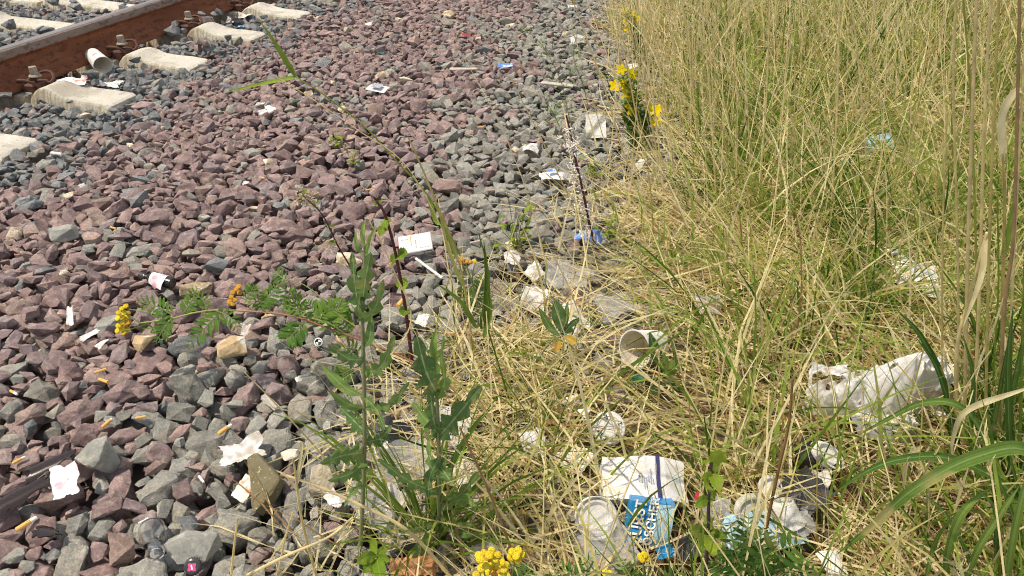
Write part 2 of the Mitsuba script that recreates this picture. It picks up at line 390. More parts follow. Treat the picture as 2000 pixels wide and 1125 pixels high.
class Stone:
    pass
VARIANTS = []
for k in range(480):
    o = Stone()
    size = float(np.clip(RNG.lognormal(math.log(0.0305), 0.36), 0.012, 0.057))     # half length
    ax = size * np.array([1.0, RNG.uniform(0.55, 0.92), RNG.uniform(0.32, 0.70)])
    npt = RNG.integers(8, 14)
    d = RNG.normal(size=(npt * 6, 3)); d /= np.linalg.norm(d, axis=1, keepdims=True)
    keep = [d[0]]                                        # corners spread evenly, so that stones are blocky and not spiky
    while len(keep) < npt:
        gap = (d @ np.array(keep).T).max(1) + RNG.uniform(0, 0.5, len(d))
        keep.append(d[gap.argmin()])
    d = np.array(keep)
    d /= np.abs(d).max(1, keepdims=True) ** RNG.uniform(0.3, 0.8)
    d *= RNG.uniform(0.74, 1.20, (npt, 1)) / np.linalg.norm(d, axis=1).mean()
    hv, hf = hull(d * ax)
    c = np.repeat(hv * 0.97, 4, axis=0) + RNG.normal(size=(len(hv) * 4, 3)) * 0.036 * size
    hv, hf = hull(c)
    R = euler(RNG.uniform(0, 6.3), RNG.normal(0, 0.36), RNG.normal(0, 0.36))
    hv = hv @ R.T
    hv -= (hv.max(0) + hv.min(0)) / 2
    o.v, o.f = hv, hf
    eq = ConvexHull(hv).equations
    ex, ey = hv[:, 0].max(), hv[:, 1].max()
    kx, ky = int(math.ceil(ex / G)), int(math.ceil(ey / G))
    lx, ly = np.arange(-kx, kx + 1) * G, np.arange(-ky, ky + 1) * G
    X, Y = np.meshgrid(lx, ly, indexing='ij')
    upf, dnf, sd = eq[eq[:, 2] > 1e-4], eq[eq[:, 2] < -1e-4], eq[np.abs(eq[:, 2]) <= 1e-4]
    tz = (-(upf[:, 3, None, None] + upf[:, 0, None, None] * X + upf[:, 1, None, None] * Y) / upf[:, 2, None, None]).min(0)
    bz = (-(dnf[:, 3, None, None] + dnf[:, 0, None, None] * X + dnf[:, 1, None, None] * Y) / dnf[:, 2, None, None]).max(0)
    ok = tz > bz
    o.T = np.where(ok, tz, -9).astype(np.float32); o.B = np.where(ok, bz, 9).astype(np.float32)
    o.kx, o.ky, o.size = kx, ky, size
    o.sv, o.sf = split_smooth(hv, hf, 27)
    VARIANTS.append(o)
SIZES = np.array([o.size for o in VARIANTS])

# where stones are wanted: what the view takes in, with a margin to step aside
Xc, Yc = np.meshgrid(gx, gy, indexing='ij')
def wanted(x, y):
    px, z = to_px(np.stack([x, y, np.zeros_like(x)], -1).reshape(-1, 3))
    ok = (z > 0.3) & (px[:, 0] > -420) & (px[:, 0] < 2400) & (px[:, 1] > -70) & (px[:, 1] < 1420)
    return ok.reshape(np.shape(x))
placed = []                                  # (variant, x, y, z)
def drop(order_xy, tries, spread, cap, pool=None):
    pool = VARIANTS if pool is None else pool
    for x0, y0 in order_xy:
        o = pool[RNG.integers(len(pool))]
        best = None
        for _ in range(tries):
            ix = int((x0 + RNG.uniform(-spread, spread) - GX0) / G); iy = int((y0 + RNG.uniform(-spread, spread) - GY0) / G)
            if ix - o.kx < 0 or iy - o.ky < 0 or ix + o.kx >= NXG or iy + o.ky >= NYG or BLOCK[ix, iy]:
                continue
            if (BLOCK[ix - o.kx:ix + o.kx + 1, iy - o.ky:iy + o.ky + 1] & (o.T > -5)).sum() > 0.12 * o.T.size:
                continue
            z = float((H[ix - o.kx:ix + o.kx + 1, iy - o.ky:iy + o.ky + 1] - o.B).max())
            lv = z - LEVEL[ix, iy]
            if best is None or lv < best[0]:
                best = (lv, ix, iy, z)
        if best is None or best[0] + o.size * 0.35 > cap:
            continue
        _, ix, iy, z = best
        z -= 0.14 * o.size
        sl = np.s_[ix - o.kx:ix + o.kx + 1, iy - o.ky:iy + o.ky + 1]
        H[sl] = np.maximum(H[sl], o.T + z)
        placed.append((o, gx[ix], gy[iy], z))
def lattice(step, lim=0.42):
    xs = np.arange(GX0 + 0.05, GX1 - 0.05, step); ys = np.arange(GY0 + 0.05, GY1 - 0.05, step)
    X, Y = np.meshgrid(xs, ys, indexing='ij')
    X, Y = X.ravel() + RNG.uniform(-step / 2, step / 2, X.size), Y.ravel() + RNG.uniform(-step / 2, step / 2, X.size)
    m = wanted(X, Y) & (edge_dist(X, Y) < lim)
    p = np.stack([X, Y], 1)[m]
    return p[RNG.permutation(len(p))]
drop(lattice(0.062), 3, 0.04, 9)
drop(lattice(0.052), 5, 0.05, 0.02)
drop(lattice(0.046), 6, 0.05, 0.012)
drop(lattice(0.042), 7, 0.05, 0.004)
drop(lattice(0.036), 6, 0.04, -0.006, [o for o in VARIANTS if o.size < 0.026])
drop([q for q in lattice(0.045) if q[0] < 0.75], 5, 0.03, 0.016)

def HT(x, y, r=0.0, q=80):
    """height of the stones (or the grass floor) under a spot of radius r"""
    ix, iy = int((x - GX0) / G), int((y - GY0) / G)
    k = int(r / G)
    if k <= 0:
        if not (0 <= ix < NXG and 0 <= iy < NYG): return float(ground_z(x, y))
        return float(max(H[ix, iy], ground_z(x, y)))
    w = H[max(ix - k, 0):ix + k + 1, max(iy - k, 0):iy + k + 1]
    g = float(ground_z(x, y))
    return max(float(np.percentile(w, q)), g) if w.size else g

# colours by place: slate beside the sleepers, red stone in the middle, grey stone towards the grass
PL = np.array([[p[1], p[2], p[3]] for p in placed])
sdist = edge_dist(PL[:, 0], PL[:, 1])
blob = meshkit.fbm(np.stack([PL[:, 0] * 2.2, PL[:, 1] * 2.2, PL[:, 0] * 0 + 1], -1), 3, seed=4)
fine = meshkit.fbm(np.stack([PL[:, 0] * 7, PL[:, 1] * 7, PL[:, 0] * 0 + 1], -1), 2, seed=9)
p_slate = 0.03 + 0.75 * sstep(0.95, 0.45, PL[:, 0] + 0.5 * (blob - 0.5))
p_grey = 0.07 + 0.76 * sstep(-0.14, 0.30, sdist + (0.42 + 0.24 * sstep(-0.9, 0.3, PL[:, 1])) + 0.45 * (blob - 0.5)) + 0.25 * sstep(0.58, 0.75, fine)
roll = RNG.uniform(size=len(PL))
kind = np.where(roll < p_slate, 0.75, np.where(roll < p_slate + p_grey, 0.45, 0.15))
kind = np.where(RNG.uniform(size=len(PL)) < 0.008, 0.95, kind)
shade = RNG.uniform(size=len(PL))
# how much of each stone can be seen, and how large it is in view
pxs, dep = to_px(PL)
score = np.zeros(len(PL))
for k, (o, x, y, z) in enumerate(placed):
    if -60 < pxs[k, 0] < 2060 and -40 < pxs[k, 1] < 1165 and sdist[k] < 0.15:
        ix, iy = int((x - GX0) / G), int((y - GY0) / G)
        h = H[ix - o.kx:ix + o.kx + 1, iy - o.ky:iy + o.ky + 1]
        vis = ((o.T + z) > h - 0.002).sum() * G * G
        score[k] = vis / dep[k] ** 2.5
hero = set(np.argsort(-score)[:300].tolist())
labels['ballast_bed'] = {'label': 'bed of reddish and grey track ballast', 'kind': 'structure'}
rest = M()
for k, (o, x, y, z) in enumerate(placed):
    uv = (kind[k], shade[k])
    if k in hero:
        m = trimesh.Trimesh(o.v, o.f, process=False).subdivide_to_size(max(0.008, o.size * 0.22))
        v = np.array(m.vertices); mm = trimesh.Trimesh(v, m.faces, process=True)
        v = np.array(mm.vertices); w = v + [x, y, z]
        v = w + mm.vertex_normals * ((meshkit.fbm(w * 52, 3, seed=k % 50) - 0.5) * 0.30 * o.size)[:, None]
        sv, sf = split_smooth(v, np.array(mm.faces), 24)
        put((sv, sf, np.broadcast_to(uv, (len(sv), 2))), 'stone_m', 'ballast_bed', 'stone')
    else:
        rest.add(o.sv + [x, y, z], o.sf, uv)
put(rest, 'stone_m', 'ballast_bed', 'small_stones', kind='stuff', label='the many smaller stones of the ballast')
def ballast_sheet():
    xs = np.arange(-6, 3.6, 0.15); ys = np.arange(-5, 30, 0.25)
    X, Y = np.meshgrid(xs, ys, indexing='ij')
    Z = ground_z(X, Y) - 0.085 - 0.3 * sstep(0.1, 0.4, edge_dist(X, Y))
    return np.stack([X, Y, Z], -1).reshape(-1, 3), grid_faces(len(xs), len(ys))
v, f = ballast_sheet()
scene['ballast_bed__fine_gravel'] = mikit.ply((v, f), 'gravel_bed_m', smooth=True)
# ------------------------------------------------------------------ grass
def blades(rng, base, length, width, lean, az, curl, hue, k=5, wob=0.10, stem=False, lift=0.004):
    """N grass blades at once: base (N,3), length, width, lean from upright, azimuth, curl (radians added along the blade). Flat strips, or three-sided stems."""
    n = len(base)
    t = np.linspace(0, 1, k + 1)
    th = lean[:, None] + curl[:, None] * t[None, :] ** 1.3
    a = az[:, None] + np.cumsum(rng.normal(0, wob, (n, k + 1)), 1)
    step = (length / k)[:, None]
    dz = np.cos(th) * step; dh = np.sin(th) * step
    z = np.concatenate([np.zeros((n, 1)), np.cumsum(dz[:, :-1], 1)], 1)
    x = np.concatenate([np.zeros((n, 1)), np.cumsum((dh * np.cos(a))[:, :-1], 1)], 1)
    y = np.concatenate([np.zeros((n, 1)), np.cumsum((dh * np.sin(a))[:, :-1], 1)], 1)
    p = np.stack([x, y, z], -1) + base[:, None]
    floor = base[:, 2:3] + lift * (0.3 + rng.uniform(size=(n, 1)))
    p[..., 2] = np.maximum(p[..., 2], floor)
    tw = rng.uniform(0, np.pi, n)[:, None] + rng.normal(0, 0.4, (n, k + 1))
    d = np.stack([np.sin(th) * np.cos(a), np.sin(th) * np.sin(a), np.cos(th)], -1)
    s = np.cross(d, np.stack([np.cos(a), np.sin(a), 0 * a], -1) + np.array([0, 0, 0.3]))
    s /= np.linalg.norm(s, axis=-1, keepdims=True) + 1e-9
    b = np.cross(d, s)
    w = width[:, None] * ((1 - t ** 2.2) * 0.92 + 0.08)[None] * (1.0 if not stem else 1.0)
    hv = np.broadcast_to(hue[:, None], (n, k + 1))
    if not stem:
        side = (np.cos(tw)[..., None] * s + np.sin(tw)[..., None] * b) * (w / 2)[..., None]
        v = np.stack([p - side, p + side], 2).reshape(-1, 3)
        c = 2
    else:
        w = width[:, None] * (1 - 0.55 * t)[None]
        v = np.stack([p + (np.cos(q) * s + np.sin(q) * b) * (w / 2)[..., None] for q in (0, 2.094, 4.189)], 2).reshape(-1, 3)
        c = 3
    uv = np.stack([np.repeat(hv.reshape(-1), c), np.repeat(np.broadcast_to(t, (n, k + 1)).reshape(-1), c)], 1)
    row = np.arange(n)[:, None, None] * (k + 1) * c + np.arange(k)[None, :, None] * c
    if c == 2:
        f = np.concatenate([row + [0, 1, 3], row + [0, 3, 2]], 1).reshape(-1, 3)
    else:
        f = np.concatenate([row + np.array(q) for e in range(3) for q in ([e, (e + 1) % 3, 3 + (e + 1) % 3], [e, 3 + (e + 1) % 3, 3 + e])], 1).reshape(-1, 3)
    return v, f, uv

CLEAR = []      # (x, y, radius): spots kept open around litter
def scatter(rng, n, lo, hi, reach=(-200, 2900, -90, 1500), keep=None):
    """points of the grass side, n per square metre, thinned by keep(x, y, s)"""
    c = [P(reach[0], reach[2]), P(reach[1], reach[2]), P(reach[0], reach[3]), P(reach[1], reach[3])]
    x0, x1 = 2.0, max(q[0] for q in c); y0, y1 = min(q[1] for q in c), max(q[1] for q in c)
    num = int(n * (x1 - x0) * (y1 - y0))
    x, y = rng.uniform(x0, x1, num), rng.uniform(y0, y1, num)
    px, z = to_px(np.stack([x, y, 0 * x], -1))
    ok = (z > 0.2) & (px[:, 0] > reach[0]) & (px[:, 0] < reach[1]) & (px[:, 1] > reach[2]) & (px[:, 1] < reach[3])
    x, y = x[ok], y[ok]
    s = edge_dist(x, y)
    ok = (s > lo) & (s < hi)
    x, y, s = x[ok], y[ok], s[ok]
    if keep is not None:
        ok = rng.uniform(size=len(x)) < keep(x, y, s)
        x, y, s = x[ok], y[ok], s[ok]
    return x, y, s

def ground_pts(x, y):
    ix, iy = np.clip(((x - GX0) / G).astype(int), 0, NXG - 1), np.clip(((y - GY0) / G).astype(int), 0, NYG - 1)
    inside = (x > GX0) & (x < GX1) & (y > GY0) & (y < GY1)
    g = ground_z(x, y)
    return np.where(inside, np.maximum(H[ix, iy] - 0.012, g), g)

def patch(x, y, f, seed):
    return meshkit.fbm(np.stack([x * f, y * f, x * 0 + 0.5], -1), 3, seed=seed)

def openness(x, y):
    """1 in open grass, less over the litter and just in front of it, where the photo's grass is trodden down"""
    o = np.ones_like(x)
    for cx, cy, r in CLEAR:
        dx, dy = x - cx, y - cy
        along = -(dx * HF[0] + dy * HF[1])               # towards the viewer
        across = dx * RIGHT[0] + dy * RIGHT[1]
        a = np.where(along > 0, along / 2.2, -along)
        o = np.minimum(o, 0.16 + 0.84 * sstep(r * 0.8, r * 1.4, np.hypot(a, across)))
    return o
# ------------------------------------------------------------------ litter: materials
def plain(col, rough=0.6, var=0.12, f=40, **k):
    c = np.array(col)
    return principled(proc(lambda p, n, uv, c=c: mi.Color3f(*c.tolist()) * (1 - var + 2 * var * fbm(p.x * f, p.y * f, p.z * f, 3))), rough, **k)
def stained(col, spot, f=28, lo=0.5, hi=0.66, rough=0.7, off=0.0):
    return principled(proc(lambda p, n, uv: mix(col, spot, smoothstep(lo, hi, fbm(p.x * f + off, p.y * f, p.z * f, 3))) * (0.92 + 0.14 * noise(p.x * 190, p.y * 190, p.z * 190))), rough)
scene['paper_m'] = bump(stained((0.72, 0.71, 0.69), (0.66, 0.62, 0.55), 30, 0.52, 0.75, 0.8), lambda p, n, uv: 0.0012 * fbm(p.x * 140, p.y * 140, p.z * 140, 2))
scene['tissue_m'] = bump(stained((0.69, 0.69, 0.69), (0.46, 0.42, 0.36), 60, 0.42, 0.72, 0.95), lambda p, n, uv: 0.0035 * fbm(p.x * 120, p.y * 120, p.z * 120, 3))
scene['grey_tissue_m'] = bump(stained((0.66, 0.63, 0.57), (0.44, 0.38, 0.29), 40, 0.45, 0.7, 0.95), lambda p, n, uv: 0.0035 * fbm(p.x * 120, p.y * 120, p.z * 120, 3))
scene['pink_paper_m'] = stained((0.82, 0.79, 0.79), (0.70, 0.40, 0.46), 55, 0.50, 0.72, 0.7, 3.0)
scene['red_paper_m'] = stained((0.82, 0.80, 0.78), (0.66, 0.24, 0.20), 40, 0.55, 0.68, 0.7, 5.0)
scene['orange_paper_m'] = stained((0.82, 0.77, 0.70), (0.62, 0.27, 0.11), 50, 0.50, 0.66, 0.7, 9.0)
scene['white_card_m'] = plain((0.70, 0.70, 0.69), 0.55, 0.06)
scene['card_print_m'] = principled(proc(lambda p, n, uv: mix(mix((0.68, 0.68, 0.68), (0.50, 0.56, 0.66), smoothstep(0.50, 0.72, fbm(p.x * 38, p.y * 38, p.z * 38, 3))), (0.46, 0.40, 0.30), smoothstep(0.52, 0.75, fbm(p.x * 70 + 5, p.y * 70, p.z * 70, 3)) * 0.6)), 0.4)
scene['white_plastic_m'] = plain((0.70, 0.70, 0.69), 0.35, 0.06, specular=0.5)
scene['dirty_plastic_m'] = stained((0.66, 0.64, 0.59), (0.42, 0.42, 0.33), 34, 0.48, 0.74, 0.4)
scene['paper_inside_m'] = plain((0.70, 0.66, 0.57), 0.7)
scene['cup_inside_m'] = plain((0.62, 0.58, 0.50), 0.6)
scene['bag_m'] = {'type': 'principledthin', 'base_color': proc(lambda p, n, uv: mix((0.80, 0.80, 0.80), (0.44, 0.30, 0.18), smoothstep(0.66, 0.80, fbm(p.x * 17 + 2.0, p.y * 17, p.z * 17, 3)) * 0.8)), 'roughness': 0.35, 'diff_trans': 0.5, 'spec_trans': 0.0}
scene['film_m'] = {'type': 'blendbsdf', 'weight': 0.30, 'a': {'type': 'thindielectric', 'int_ior': 1.6}, 'b': principled((0.74, 0.75, 0.75), 0.25)}
scene['grey_film_m'] = {'type': 'blendbsdf', 'weight': 0.55, 'a': {'type': 'thindielectric', 'int_ior': 1.6}, 'b': principled((0.52, 0.51, 0.50), 0.25)}
scene['glass_m'] = {'type': 'dielectric', 'int_ior': 1.5}
scene['amber_m'] = {'type': 'blendbsdf', 'weight': 0.8, 'a': {'type': 'thindielectric', 'int_ior': 1.7, 'specular_transmittance': rgb(0.45, 0.16, 0.02)}, 'b': principled((0.022, 0.010, 0.006), 0.12, specular=1.0)}
scene['green_glass_m'] = principled((0.008, 0.12, 0.055), 0.08, specular=0.9)
scene['black_plastic_m'] = plain((0.022, 0.022, 0.024), 0.3)
scene['dark_wrap_m'] = plain((0.05, 0.05, 0.055), 0.25)
scene['blue_print_m'] = plain((0.014, 0.215, 0.50), 0.4, 0.10)
scene['pale_blue_m'] = plain((0.34, 0.52, 0.62), 0.4, 0.14)
scene['mid_blue_m'] = stained((0.10, 0.24, 0.60), (0.62, 0.72, 0.82), 60, 0.50, 0.60, 0.35)
scene['navy_m'] = plain((0.035, 0.035, 0.13), 0.5)
scene['ink_m'] = plain((0.05, 0.05, 0.055), 0.6)
scene['grey_ink_m'] = plain((0.34, 0.36, 0.42), 0.6)
scene['white_ink_m'] = plain((0.86, 0.88, 0.88), 0.5, 0.03)
scene['red_print_m'] = plain((0.34, 0.03, 0.04), 0.5)
scene['faint_red_m'] = plain((0.62, 0.36, 0.34), 0.6)
scene['pink_print_m'] = plain((0.62, 0.10, 0.26), 0.45)
scene['filter_m'] = plain((0.74, 0.43, 0.13), 0.85, 0.10, 300)
scene['butt_paper_m'] = plain((0.80, 0.78, 0.72), 0.85, 0.08, 200)
scene['metal_m'] = principled((0.36, 0.34, 0.32), 0.35, metallic=0.8)
scene['wood_m'] = principled(proc(lambda p, n, uv: mix((0.36, 0.34, 0.30), (0.58, 0.55, 0.48), noise(p.x * 60, p.y * 420, p.z * 420))), 0.9)
scene['orange_leaf_m'] = plain((0.42, 0.20, 0.08), 0.7, 0.2)
scene['twig_m'] = plain((0.50, 0.41, 0.28), 0.85, 0.2, 120)
scene['pebble_m'] = bump(plain((0.66, 0.62, 0.53), 0.7, 0.15, 120), lambda p, n, uv: 0.001 * fbm(p.x * 200, p.y * 200, p.z * 200, 2))
scene['slab_m'] = bump(principled(proc(lambda p, n, uv: mix(mix((0.13, 0.115, 0.062), (0.22, 0.195, 0.115), fbm(p.x * 60, p.y * 60, p.z * 60, 3)), (0.55, 0.48, 0.28), smoothstep(0.80, 0.86, noise(p.x * 330, p.y * 330, p.z * 330)) * 0.8)), 0.9), lambda p, n, uv: 0.003 * fbm(p.x * 170, p.y * 170, p.z * 170, 2))
scene['tan_stone_m'] = bump(principled(proc(lambda p, n, uv: mix(mix((0.40, 0.27, 0.13), (0.60, 0.48, 0.30), fbm(p.x * 40, p.y * 40, p.z * 40, 3)), (0.80, 0.75, 0.66), smoothstep(0.5, 0.68, fbm(p.x * 26 + 4, p.y * 26, p.z * 26, 3))) * (0.8 + 0.3 * noise(p.x * 300, p.y * 300, p.z * 300))), 0.9), lambda p, n, uv: 0.004 * fbm(p.x * 100, p.y * 100, p.z * 100, 3))

scene['grey_stone_m'] = bump(principled(proc(lambda p, n, uv: mix(mix((0.22, 0.225, 0.20), (0.36, 0.365, 0.335), fbm(p.x * 40, p.y * 40, p.z * 40, 3)), (0.42, 0.40, 0.33), smoothstep(0.56, 0.72, fbm(p.x * 70, p.y * 70, p.z * 70 + 4, 3)) * 0.6) * (0.78 + 0.4 * noise(p.x * 400, p.y * 400, p.z * 400))), 0.9), lambda p, n, uv: 0.0035 * fbm(p.x * 90, p.y * 90, p.z * 90, 3))
scene['sandy_stone_m'] = bump(principled(proc(lambda p, n, uv: mix((0.26, 0.22, 0.16), (0.46, 0.41, 0.32), noise(p.x * 260, p.y * 260, p.z * 260))), 0.95), lambda p, n, uv: 0.004 * fbm(p.x * 180, p.y * 180, p.z * 180, 2))
scene['brown_stone_m'] = plain((0.40, 0.24, 0.14), 0.9, 0.2, 60)

# ------------------------------------------------------------------ litter: shapes
def spot(px, py, r=0.0, lift=0.0, q=80):
    """where a thing seen at this pixel rests: on the stones, or in the grass lift above the soil"""
    w = P(px, py, 0.0)
    for _ in range(4):
        z = HT(w[0], w[1], r, q) + lift
        w = P(px, py, z)
    return w
def sheet(w, h, seed, crease=5, amp=0.10, rag=0.10, curl=0.0, n=15):
    """a creased piece of paper or film about the origin, w x h metres"""
    rr = np.random.default_rng(seed)
    a, b = np.meshgrid(np.linspace(-1, 1, n), np.linspace(-1, 1, n), indexing='ij')
    ang = np.arctan2(b, a)
    k = 1 + rag * (meshkit.noise(np.stack([np.cos(ang) * 2.2 + 5, np.sin(ang) * 2.2 + 5, ang * 0 + seed], -1), seed) - 0.55) * 2 + rag * 0.22 * rr.normal(size=a.shape) * (np.maximum(abs(a), abs(b)) > 0.95)
    x, y = a * k * w / 2, b * k * h / 2
    z = np.zeros_like(x)
    for _ in range(crease):
        t, c = rr.uniform(0, np.pi), rr.uniform(-0.6, 0.6)
        z += rr.uniform(0.3, 1.0) * rr.choice([-1, 1]) * np.abs(a * np.cos(t) + b * np.sin(t) - c)
    z = z - z.mean()
    z = z / (np.abs(z).max() + 1e-6) * amp * min(w, h) + curl * (a ** 2) * w / 2
    v = np.stack([x, y, z], -1).reshape(-1, 3)
    return v, grid_faces(n, n)
def place(v, at, normal=(0, 0, 1), yaw=0.0):
    """v laid at a point; yaw 0 turns its x axis to the viewer's right"""
    R = rot_to(normal, yaw + math.atan2(RIGHT[1], RIGHT[0]))
    return np.asarray(v) @ R.T + at
def toward(up, view, side=0.0):
    """a normal given by how far it leans up, to the viewer and to the right"""
    return np.array([0, 0, 1.0]) * up - HF * view + RIGHT * side
def lay_sheet(name, label, cat, px, py, w, h, mat, seed, yaw=0.0, tilt=(1, 0.15, 0), lift=0.008, clear=0.0, z=0.0, smooth=False, part=None, **k):
    s = S(px, py)
    v, f = sheet(w * s, h * s * 1.25, seed, **k)
    at = spot(px, py, 0.3 * min(w, h) * s, lift)
    at = at + [0, 0, max(0, 0.3 * (v[:, 2].max() - v[:, 2].min()))]
    v = place(v, at, toward(*tilt), yaw)
    floor = np.array([HT(a, b) for a, b in v[:, :2]]) + 0.003
    v[:, 2] = np.maximum(v[:, 2], np.minimum(floor, at[2] + 0.02))
    t = thing(name, label, cat)
    put(M().add(v, f), mat, key=t, smooth=smooth)
    if clear: CLEAR.append((at[0], at[1], clear * s))
    return t, at
def frame_of(normal, yaw):
    return rot_to(normal, yaw + math.atan2(RIGHT[1], RIGHT[0]))
def text_at(txt, height, R, at, mat, parent, part='lettering', rot=0.0, centre=True, bold=True, bend=None):
    """raised print on a face: R's z is the face normal"""
    m = meshkit.text_mesh(txt, height, 0.0006, bold)
    v = np.array(m.vertices)
    if centre: v[:, :2] -= (v[:, :2].max(0) + v[:, :2].min(0)) / 2
    c, s = math.cos(rot), math.sin(rot)
    v[:, :2] = v[:, :2] @ np.array([[c, s], [-s, c]])
    v = v @ R.T + at
    if bend is not None: v = bend(v)
    put(M().add(v, np.array(m.faces)), mat, parent, part, smooth=False)
def quad_on(w, h, R, at, mat, parent, part, nx=2, ny=2, bend=None):
    a, b = np.meshgrid(np.linspace(-w / 2, w / 2, nx), np.linspace(-h / 2, h / 2, ny), indexing='ij')
    v = np.stack([a, b, 0 * a], -1).reshape(-1, 3) @ R.T + at
    if bend is not None: v = bend(v)
    put(M().add(v, grid_faces(nx, ny)), mat, parent, part, smooth=False)
def dented_box(w, d, h, seed, dent=0.12, n=9):
    """a box of thin card, its sides pushed in"""
    b = trimesh.creation.box((w, d, h)).subdivide().subdivide().subdivide()
    v = np.array(b.vertices)
    k = (meshkit.fbm(v / max(w, d, h) * 3.1 + seed, 2, seed=seed) - 0.5) * 2
    c = v / np.array([w, d, h]) * 2
    v = v * (1 - dent * np.maximum(0, k)[:, None] * (1 - 0.6 * np.abs(c)))
    v += np.stack([meshkit.noise(v * 25 + 9, seed + q) - 0.5 for q in range(3)], 1) * dent * 0.12 * max(w, d, h)
    return v, np.array(b.faces)
def cup_profile(r0, r1, L, wall=0.0012):
    return [(0, 0.006), (r0 * 0.9, 0.006), (r0 * 0.93, 0), (r0, 0), (r0 + (r1 - r0) * 0.5, L * 0.5), (r1, L - 0.002), (r1 + 0.0022, L), (r1 + 0.0022, L + 0.003), (r1 - 0.0005, L + 0.003)], [(r1 - 0.0005, L + 0.003), (r1 - wall, L - 0.002), (r0 + (r1 - r0) * 0.5 - wall, L * 0.5), (r0 - wall, 0.008), (0, 0.008)]
def cup(name, label, at, axis, r0, r1, L, mat, inside, squash=0.0):
    """a cup whose mouth points along axis, its middle at the given point"""
    t = thing(name, label, 'cup')
    R = rot_to(axis, 0.4)
    o, i = cup_profile(r0, r1, L)
    for prof, m, part in ((o, mat, 'wall'), (i, inside, 'inside')):
        v, f = lathe(prof, 36)
        v = v - [0, 0, L / 2]
        v[:, 0] *= 1 - squash * (0.5 + v[:, 2] / L)
        vv, ff = split_smooth(v, np.vstack([f[:, [0, 1, 2]], f[:, [0, 2, 3]]]), 50)
        put((vv @ R.T + at, ff, np.full((len(vv), 2), 0.5)), m, t, part)
    return t
def lid(name, label, px, py, dpx, mat, normal, lift=0.02, clear=0, rimh=0.008, cat='lid'):
    s = S(px, py); r = dpx * s / 2
    at = spot(px, py, r * 0.6, lift + r * 0.25)
    t = thing(name, label, cat)
    R = frame_of(normal, 0)
    v, f = lathe([(0, 0.001), (r * 0.62, 0.001), (r * 0.70, 0.004), (r * 0.76, rimh), (r * 0.86, rimh), (r * 0.9, 0.002), (r * 0.97, 0), (r, -0.003), (r * 0.99, -0.006)], 36)
    vv, ff = split_smooth(v, np.vstack([f[:, [0, 1, 2]], f[:, [0, 2, 3]]]), 40)
    put((vv @ R.T + at, ff, np.full((len(vv), 2), 0.5)), mat, t, 'disc')
    if clear: CLEAR.append((at[0], at[1], clear * s))
    return t, at, R, r
BUTTS = 0
def butt(px, py, ang, label, L=34, white=0.35, orange=True):
    """a cigarette end: filter and a stub of paper"""
    s = S(px, py); L = L * s; r = L * 0.13
    at = spot(px, py, 0.012, 0.003, 60)
    t = thing('cigarette_butt', label, 'cigarette butt')
    d = RIGHT * math.cos(ang) + HF * math.sin(ang) * 1.0; d = d / np.linalg.norm(d)
    a, b = at - d * L / 2, at + d * L / 2
    dz = np.array([0, 0, 1.0]) * np.clip((HT(b[0], b[1]) - HT(a[0], a[1])) / 2, -0.25 * L, 0.25 * L)
    a, b = a - dz, b + dz
    up_ = np.array([0, 0, r * 1.1])
    c = b + (a - b) * white
    if orange: put(M().add(*tube([a + up_, a + (c - a) * 0.5 + up_, c + up_], [r, r * 1.02, r], 10)), 'filter_m', t, 'filter', smooth=False)
    if white > 0: put(M().add(*tube([c + up_, b + up_ * 0.8], [r * 0.98, r * 0.8], 10)), 'butt_paper_m', t, 'paper', smooth=False)

# ------------------------------------------------------------------ litter on the stones
at = spot(197, 138, 0.02) + np.array([0, 0, 0.052])
ax = RIGHT * 0.72 - HF * 0.75 + np.array([0, 0, -0.24])
cup('paper_cup', 'white paper cup with faint red print lying against the rusty rail', at, ax, 0.036, 0.044, 0.122, 'white_card_m', 'paper_inside_m')
Rc = rot_to(ax, 0.4)
nrm = np.array([0, 0, 1.0]) - HF * 0.35; axn = ax / np.linalg.norm(ax); nrm = nrm - axn * (nrm @ axn); nrm /= np.linalg.norm(nrm)
xx = np.cross(axn, nrm)
put(M().add(*(lambda a: (np.stack([xx * q * 0.012 * (1 + 0.3 * math.sin(9 * q)) + axn * (0.012 + w * 0.008) + nrm * (0.0414 - 0.0025 * q * q) for q in a for w in (-1, 1)]) + at, grid_faces(len(a), 2)))(np.linspace(-1, 1, 8))), 'faint_red_m', 'paper_cup', 'print')
lay_sheet('napkin', 'white napkin with a red stain behind the sleeper, left of the paper cup', 'napkin', 146, 160, 52, 26, 'red_paper_m', 3, amp=0.16)
lay_sheet('napkin', 'torn white napkin under the mouth of the paper cup by the rail', 'napkin', 216, 166, 46, 22, 'paper_m', 4, amp=0.18, rag=0.3)
lay_sheet('rag', 'white rag against the sleeper in the upper part, beside a black wrapper', 'rag', 479, 32, 26, 12, 'tissue_m', 5, amp=0.3)
lay_sheet('wrapper', 'small black wrapper with a blue corner between two sleepers', 'wrapper', 458, 44, 30, 16, 'black_plastic_m', 6, amp=0.3)
lay_sheet('wrapper', 'tiny bright blue wrapper scrap beside the black wrapper', 'wrapper', 470, 53, 12, 6, 'blue_print_m', 7, amp=0.25)
t, at = lay_sheet('paper_packet', 'small flat white packet with pale grey print on the red stones', 'packet', 737, 173, 40, 20, 'white_card_m', 8, yaw=-0.35, crease=2, amp=0.05, rag=0.03, lift=0.012)
quad_on(0.045, 0.04, frame_of(toward(1, .15), -0.35), at + [0, 0, 0.012], 'grey_ink_m', t, 'print')
